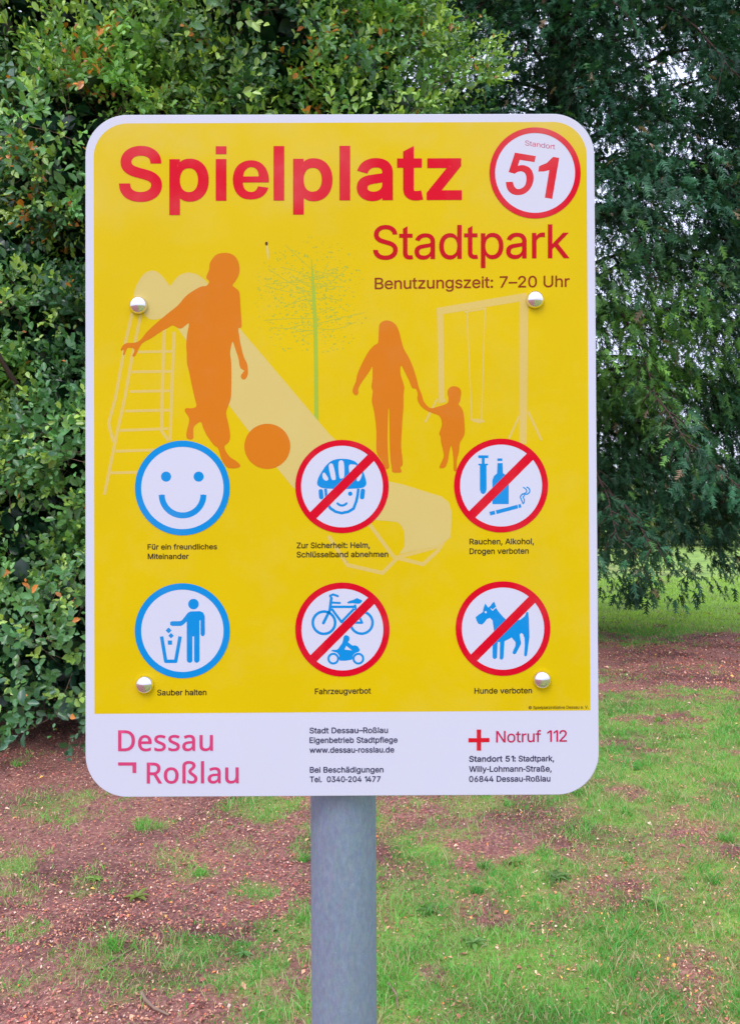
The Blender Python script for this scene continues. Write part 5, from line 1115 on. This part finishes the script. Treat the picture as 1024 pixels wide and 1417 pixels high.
def embolden(c, w):
    """thin strips on the outer side of each edge, mitred at the corners (outer outlines run clockwise)"""
    e = np.roll(c, -1, 0) - c; e /= np.linalg.norm(e, axis=1)[:, None]
    n_ = np.column_stack([-e[:, 1], e[:, 0]])
    out = []
    m = len(c)
    for i in range(m):
        a, b = c[i], c[(i + 1) % m]
        out.append(np.array([a, b, b + n_[i] * w, a + n_[i] * w]))
        p = n_[i - 1]; q = n_[i]
        cr = p[0] * q[1] - p[1] * q[0]
        if cr < -.02:
            k = p + q; mt = a + k * w * min(2 / max(k @ k, .35), 2.2)
            out.append(np.array([a, a + p * w, mt, a + q * w]))
    return out

_e = lambda p: (np.array(p, float) - [592, 354]) * [4.785, -4.785]
E_BOLD = [np.concatenate([_e([(735, 287)]), smooth(_e([(735, 270), (731, 248), (720, 224), (698, 203), (665, 195), (630, 203), (603, 229), (592, 275), (602, 322), (628, 350), (665, 357.5), (700, 350), (722, 332), (733, 309)]), 3, False),
                          smooth(_e([(692, 303), (683, 320), (665, 327), (645, 320), (635, 305), (632, 287)]), 3, False)])[::-1],
          np.concatenate([smooth(_e([(633, 262), (638, 242), (650, 228), (665, 223), (681, 228), (692, 243), (695, 262)]), 3, False)])[::1]]

def text(s, x0, x1, yl, yr, cap, mat, bold=0.0, font='I', track=0.0, lab=None, rot=None):
    """s printed from x0 to x1 on a baseline yl..yr with capital height cap (sheet units)"""
    G_ = FONTS[font]; pen = 0; cs = []; ex = []
    for ch in s:
        adv, gl = G_[ch]
        if ch == 'e' and bold > 40:
            for c, w_ in zip(E_BOLD, (cw, ccw)):
                c = w_(c).copy(); c[:, 0] += pen + 12; cs.append(c)
            pen += 722
            continue
        for c in gl:
            c = c.copy(); c[:, 0] += pen
            if ch == 'i' and bold > 40 and c[:, 1].min() > 800: c[:, 1] = np.where(c[:, 1] < 900, 925, c[:, 1])
            cs.append(c)
            if bold: ex += embolden(c, bold)
        pen += adv + 2 * bold * .8 + track + (0 if font != 'I' or ch == ' ' else (-22 if bold > 40 else -42))
    nc = len(cs); cs = cs + ex
    allp = np.concatenate(cs); mn, mx = allp[:, 0].min(), allp[:, 0].max()
    top = 1000 + 2 * bold
    res = []
    for c in cs:
        u = (c[:, 0] - mn) / (mx - mn); v = (c[:, 1] + bold) / top
        x = x0 + (x1 - x0) * u; y = yl + (yr - yl) * u - cap * v
        res.append(np.column_stack([x, y]))
    # winding: outer outlines must be positive on the panel
    cap = cap
    o = trace('lettering', lab or ('printed words ' + s), res, M[mat], .00036, solid_from=nc)
    return o
text('Spielplatz', 164.6, 639.0, 277.8, 276.2, 75.5, 'red', 41, lab='big bold red word Spielplatz')
text('Stadtpark', 516.2, 787.8, 358.6, 356.8, 47.0, 'darkred', 8, lab='red word Stadtpark')
text('Benutzungszeit: 7–20 Uhr', 518.6, 788.0, 399.8, 396.6, 15.8, 'brown', 12, lab='dark red opening hours line')
K_ = dict(mat='black', bold=24)
text('Für ein freundliches', 204.4, 300.4, 760.6, 760.2, 7.6, **K_)
text('Miteinander', 204.6, 261.2, 773.8, 773.6, 7.6, **K_)
text('Zur Sicherheit: Helm,', 410.6, 511.8, 758.8, 758.2, 8.0, **K_)
text('Schlüsselband abnehmen', 410.6, 537.2, 771.4, 770.8, 8.0, **K_)
text('Rauchen, Alkohol,', 649.6, 738.6, 753.4, 753.0, 8.0, **K_)
text('Drogen verboten', 649.6, 731.4, 766.8, 766.2, 8.0, **K_)
text('Sauber halten', 217.6, 285.8, 962.6, 962.2, 8.0, **K_)
text('Fahrzeugverbot', 435.8, 513.2, 961.0, 960.0, 8.0, **K_)
text('Hunde verboten', 656.4, 736.0, 960.2, 959.6, 8.0, **K_)
text('© Spielplatzinitiative Dessau e. V.', 731.4, 814.0, 981.6, 980.8, 4.2, 'black', 6)
text('Dessau', 163.6, 294.8, 1039.9, 1039.3, 29.0, 'pink', 16, 'N', lab='pink town name Dessau')
text('Roßlau', 203.2, 330.4, 1084.6, 1084.2, 29.0, 'pink', 16, 'N', lab='pink town name Roßlau')
trace('corner_mark', 'pink angled corner mark left of Roßlau', [ccw(Z(140, 990, 4.876, [(115, 318), (237, 318), (237, 390), (212, 390), (212, 340), (115, 340)]))], M['pink'], .00036)
N_ = dict(mat='navy', bold=26)
text('Stadt Dessau–Roßlau', 428.4, 536.8, 1015.2, 1014.6, 8.0, **N_)
text('Eigenbetrieb Stadtpflege', 428.4, 550.0, 1028.6, 1028.0, 8.0, **N_)
text('www.dessau-rosslau.de', 428.4, 545.4, 1042.2, 1041.6, 8.0, **N_)
text('Bei Beschädigungen', 428.8, 530.6, 1069.6, 1069.2, 8.0, **N_)
text('Tel.  0340-204 1477', 428.8, 526.6, 1082.8, 1082.4, 8.0, **N_)
text('Notruf 112', 686.4, 784.4, 1027.8, 1026.6, 16.0, 'crimson', 10, lab='red emergency number Notruf 112')
trace('red_cross', 'small red cross beside the emergency number', [ccw([(648.2, 1021.8), (659.7, 1021.8), (659.7, 1009.8), (665.7, 1009.8), (665.7, 1021.6), (677.2, 1021.4), (677.2, 1027.2), (665.7, 1027.4), (665.7, 1039), (659.7, 1039), (659.7, 1027.5), (648.2, 1027.6)])], M['red'], .00036)
text('Standort 51:', 649.0, 713.6, 1054.6, 1054.2, 8.2, 'navy', 34)
text('Stadtpark,', 717.4, 766.6, 1054.2, 1053.8, 8.2, **N_)
text('Willy-Lohmann-Straße,', 649.0, 763.2, 1068.6, 1068.0, 8.2, **N_)
text('06844 Dessau-Roßlau', 649.0, 761.4, 1082.4, 1081.8, 8.2, **N_)
st = text('Standort', 726.4, 768.0, 200.6, 206.2, 7.0, 'crimson', 0, lab='small slanting word Standort in the disc')

# --- a dried bird dropping / dirt fleck under the title
trace('dirt_fleck', None, [circle(368.8, 336.6, 1.9, 2.6, 12)], M['dirt'], .0004)
trace('dirt_streak', None, [ccw(smooth([(368, 332), (371, 340), (372.2, 352), (371, 360), (369.5, 352), (368.5, 344)], 3))], M['pale'], .00012)

# --- four domed bolts
def dome(r, h, nseg=32, nr_=10, flange=.0012):
    V, F = [], []
    prof = [(r * 1.0, 0.0), (r * 1.0, flange)] + [(r * math.cos(t), flange + h * math.sin(t)) for t in np.linspace(.05, math.pi / 2 - .02, nr_)]
    for (a, b) in prof:
        for k in range(nseg):
            t = 2 * math.pi * k / nseg; V.append((a * math.cos(t), a * math.sin(t), b))
    for i in range(len(prof) - 1):
        for k in range(nseg):
            F.append((i * nseg + k, i * nseg + (k + 1) % nseg, (i + 1) * nseg + (k + 1) % nseg, (i + 1) * nseg + k))
    F.append(tuple((len(prof) - 1) * nseg + k for k in range(nseg)))
    me = bpy.data.meshes.new('bolt'); me.from_pydata(V, [], F); me.materials.append(M['chrome'])
    for p in me.polygons: p.use_smooth = True
    return me
bm_ = dome(.0106, .0080)
rot = Matrix(((SIGN_X[0], SIGN_Z[0] , SIGN_N[0]), (SIGN_X[1], SIGN_Z[1], SIGN_N[1]), (SIGN_X[2], SIGN_Z[2], SIGN_N[2])))
if rot.determinant() < 0:
    rot = Matrix(((-SIGN_X[0], SIGN_Z[0] , SIGN_N[0]), (-SIGN_X[1], SIGN_Z[1], SIGN_N[1]), (-SIGN_X[2], SIGN_Z[2], SIGN_N[2])))
bolts = [(192.2, 422.4), (740.0, 414.8), (200.6, 947.2), (749.6, 940.4)]
for i, b in enumerate(bolts):
    o = bpy.data.objects.new('bolt', bm_)
    p = plane(sheet([b]), .0003)[0]
    o.matrix_local = Matrix.Translation(Vector(p)) @ rot.to_4x4() @ Matrix.Rotation(i * .7, 4, 'Z')
    link(o, SIGN)

# --- pole, cap, rails and clamps behind the panel
def sbox(c, hx, hz, l0, l1, name, mat):
    u, v = c
    P4 = np.array([(u - hx, v - hz), (u + hx, v - hz), (u + hx, v + hz), (u - hx, v + hz)])
    V = np.concatenate([plane(P4, l0), plane(P4, l1)])
    F = [(0, 1, 2, 3), (7, 6, 5, 4), (0, 4, 5, 1), (1, 5, 6, 2), (2, 6, 7, 3), (3, 7, 4, 0)]
    me = bpy.data.meshes.new(name); me.from_pydata([tuple(x) for x in V], [], F); me.materials.append(mat)
    return obj(name, me, SIGN)
bl = sheet(bolts)
for y in (float(bl[:2, 1].mean()), float(bl[2:, 1].mean())):
    sbox((0, y), .262, .016, -.0175, -.0032, 'support_rail', M['alu'])
top_z = .30
L_ = SIGN_Z
ctr0 = pole_at - BASE
k0 = -(ctr0[2] + .0) / L_[2]
pts = np.array([ctr0 + L_ * (k0 - .02)] + [ctr0 + L_ * t for t in np.linspace(k0 + .05, top_z, 12)])
v, f = tube(pts, POLE_R, 48)
obj('pole', np_mesh('pole', v, f, M['galv'], smooth=True), SIGN)
v, f = tube(np.array([ctr0 + L_ * (top_z - .004), ctr0 + L_ * (top_z + .004), ctr0 + L_ * (top_z + .010), ctr0 + L_ * (top_z + .011)]), [POLE_R + .002, POLE_R + .002, POLE_R * .7, .001], 32)
obj('pole_cap', np_mesh('pole_cap', v, f, M['alu'], smooth=False), SIGN)
for y in (float(bl[:2, 1].mean()), float(bl[2:, 1].mean())):
    a = np.linspace(0, 2 * np.pi, 40)
    rr_ = POLE_R + .0025
    ring_p = np.array([ctr0 + L_ * y + SIGN_X * rr_ * math.cos(t) + SIGN_N * rr_ * math.sin(t) for t in a])
    v, f = tube(ring_p, .0045, 6)
    obj('clamp', np_mesh('clamp', v, f, M['alu'], smooth=True), SIGN)

# ------------------------------------------------------------------ small things on the ground
def weed(x, y, n, r, seed, lab, col):
    rg = np.random.default_rng(seed)
    z0 = float(height(np.array([x]), np.array([y]))[0])
    e = empty('weed', (x, y, z0), lab, 'weed')
    base_c = np.array(col)
    for i in range(n):
        a = i * 2.4 + rg.normal(0, .2); L = r * (.7 + .5 * rg.random()); el = .25 + .5 * rg.random()
        t = np.linspace(0, 1, 6)
        cx = np.column_stack([np.cos(a) * L * t, np.sin(a) * L * t, L * (el * t - .5 * t ** 2) + .006])
        s = np.array([-math.sin(a), math.cos(a), 0])
        w = L * .17 * np.sin(np.clip(t * 1.05, 0, 1) * math.pi * .92 + .12)[:, None]
        V = np.concatenate([cx - s * w + [0, 0, .003], cx - [0, 0, .001], cx + s * w + [0, 0, .003]])
        F = [(k, k + 6, k + 7, k + 1) for k in range(5)] + [(k + 6, k + 12, k + 13, k + 7) for k in range(5)]
        c = base_c * (.8 + .4 * rg.random())
        obj('leaf', np_mesh('leaf', V, np.array(F), M['leaf'], np.tile(c, (18, 1)), True), e)
weed(.77, 3.28, 9, .065, 1, 'broad-leaved green weed low in the grass right of the pole', (.11, .21, .05))
weed(.62, 3.42, 7, .05, 2, 'yellowish flat weed in the litter just behind the broad-leaved one', (.20, .27, .05))
weed(.22, 3.02, 8, .05, 3, 'small green rosette weed close to the right of the pole', (.10, .20, .04))
weed(-.95, 3.15, 8, .055, 4, 'lone yellow-green tuft weed amid brown litter left of the pole', (.22, .30, .06))

def fallen(path, r, lab, cat='twig'):
    path = np.array(path, float)
    z = height(path[:, 0], path[:, 1])
    P = np.column_stack([path[:, 0], path[:, 1], z + path[:, 2]])
    o_ = P[0].copy(); v, f = tube(P - o_, np.linspace(r, r * .5, len(P)), 7)
    tag(obj('fallen_twig', np_mesh('fallen_twig', v, f, M['twig'], smooth=True), loc=tuple(o_)), lab, cat)
fallen([(-.74, 2.50, .003), (-.71, 2.44, .012), (-.67, 2.40, .010), (-.62, 2.38, .004)], .007, 'pale curved dry twig at the bottom edge left of the pole')
fallen([(-.92, 2.62, .003), (-.88, 2.68, .008), (-.84, 2.76, .006), (-.83, 2.80, .003)], .004, 'thin straight dry twig slanting across bare soil at lower left')
fallen([(.05, 2.55, .004), (.075, 2.48, .015), (.08, 2.42, .004)], .005, 'short dry twig leaning beside the foot of the pole on the right')

for i, (x, y, lab) in enumerate([(-.45, 2.72, 'small round-leaved weed in the large grass patch left of the pole'), (.36, 2.78, 'spreading green weed in the grass right of the pole near the bottom edge'),
                                 (1.12, 3.05, 'pale green weed in the thin grass near the lower right edge'), (-1.18, 3.32, 'small weed in brown litter near the left edge'), (.95, 4.4, 'tiny weed in the grass right below the lower right sign corner')]):
    weed(x, y, 7 + i % 3, .04 + .008 * (i % 3), 20 + i, lab, (.13 + .03 * i, .30 + .02 * i, .07))
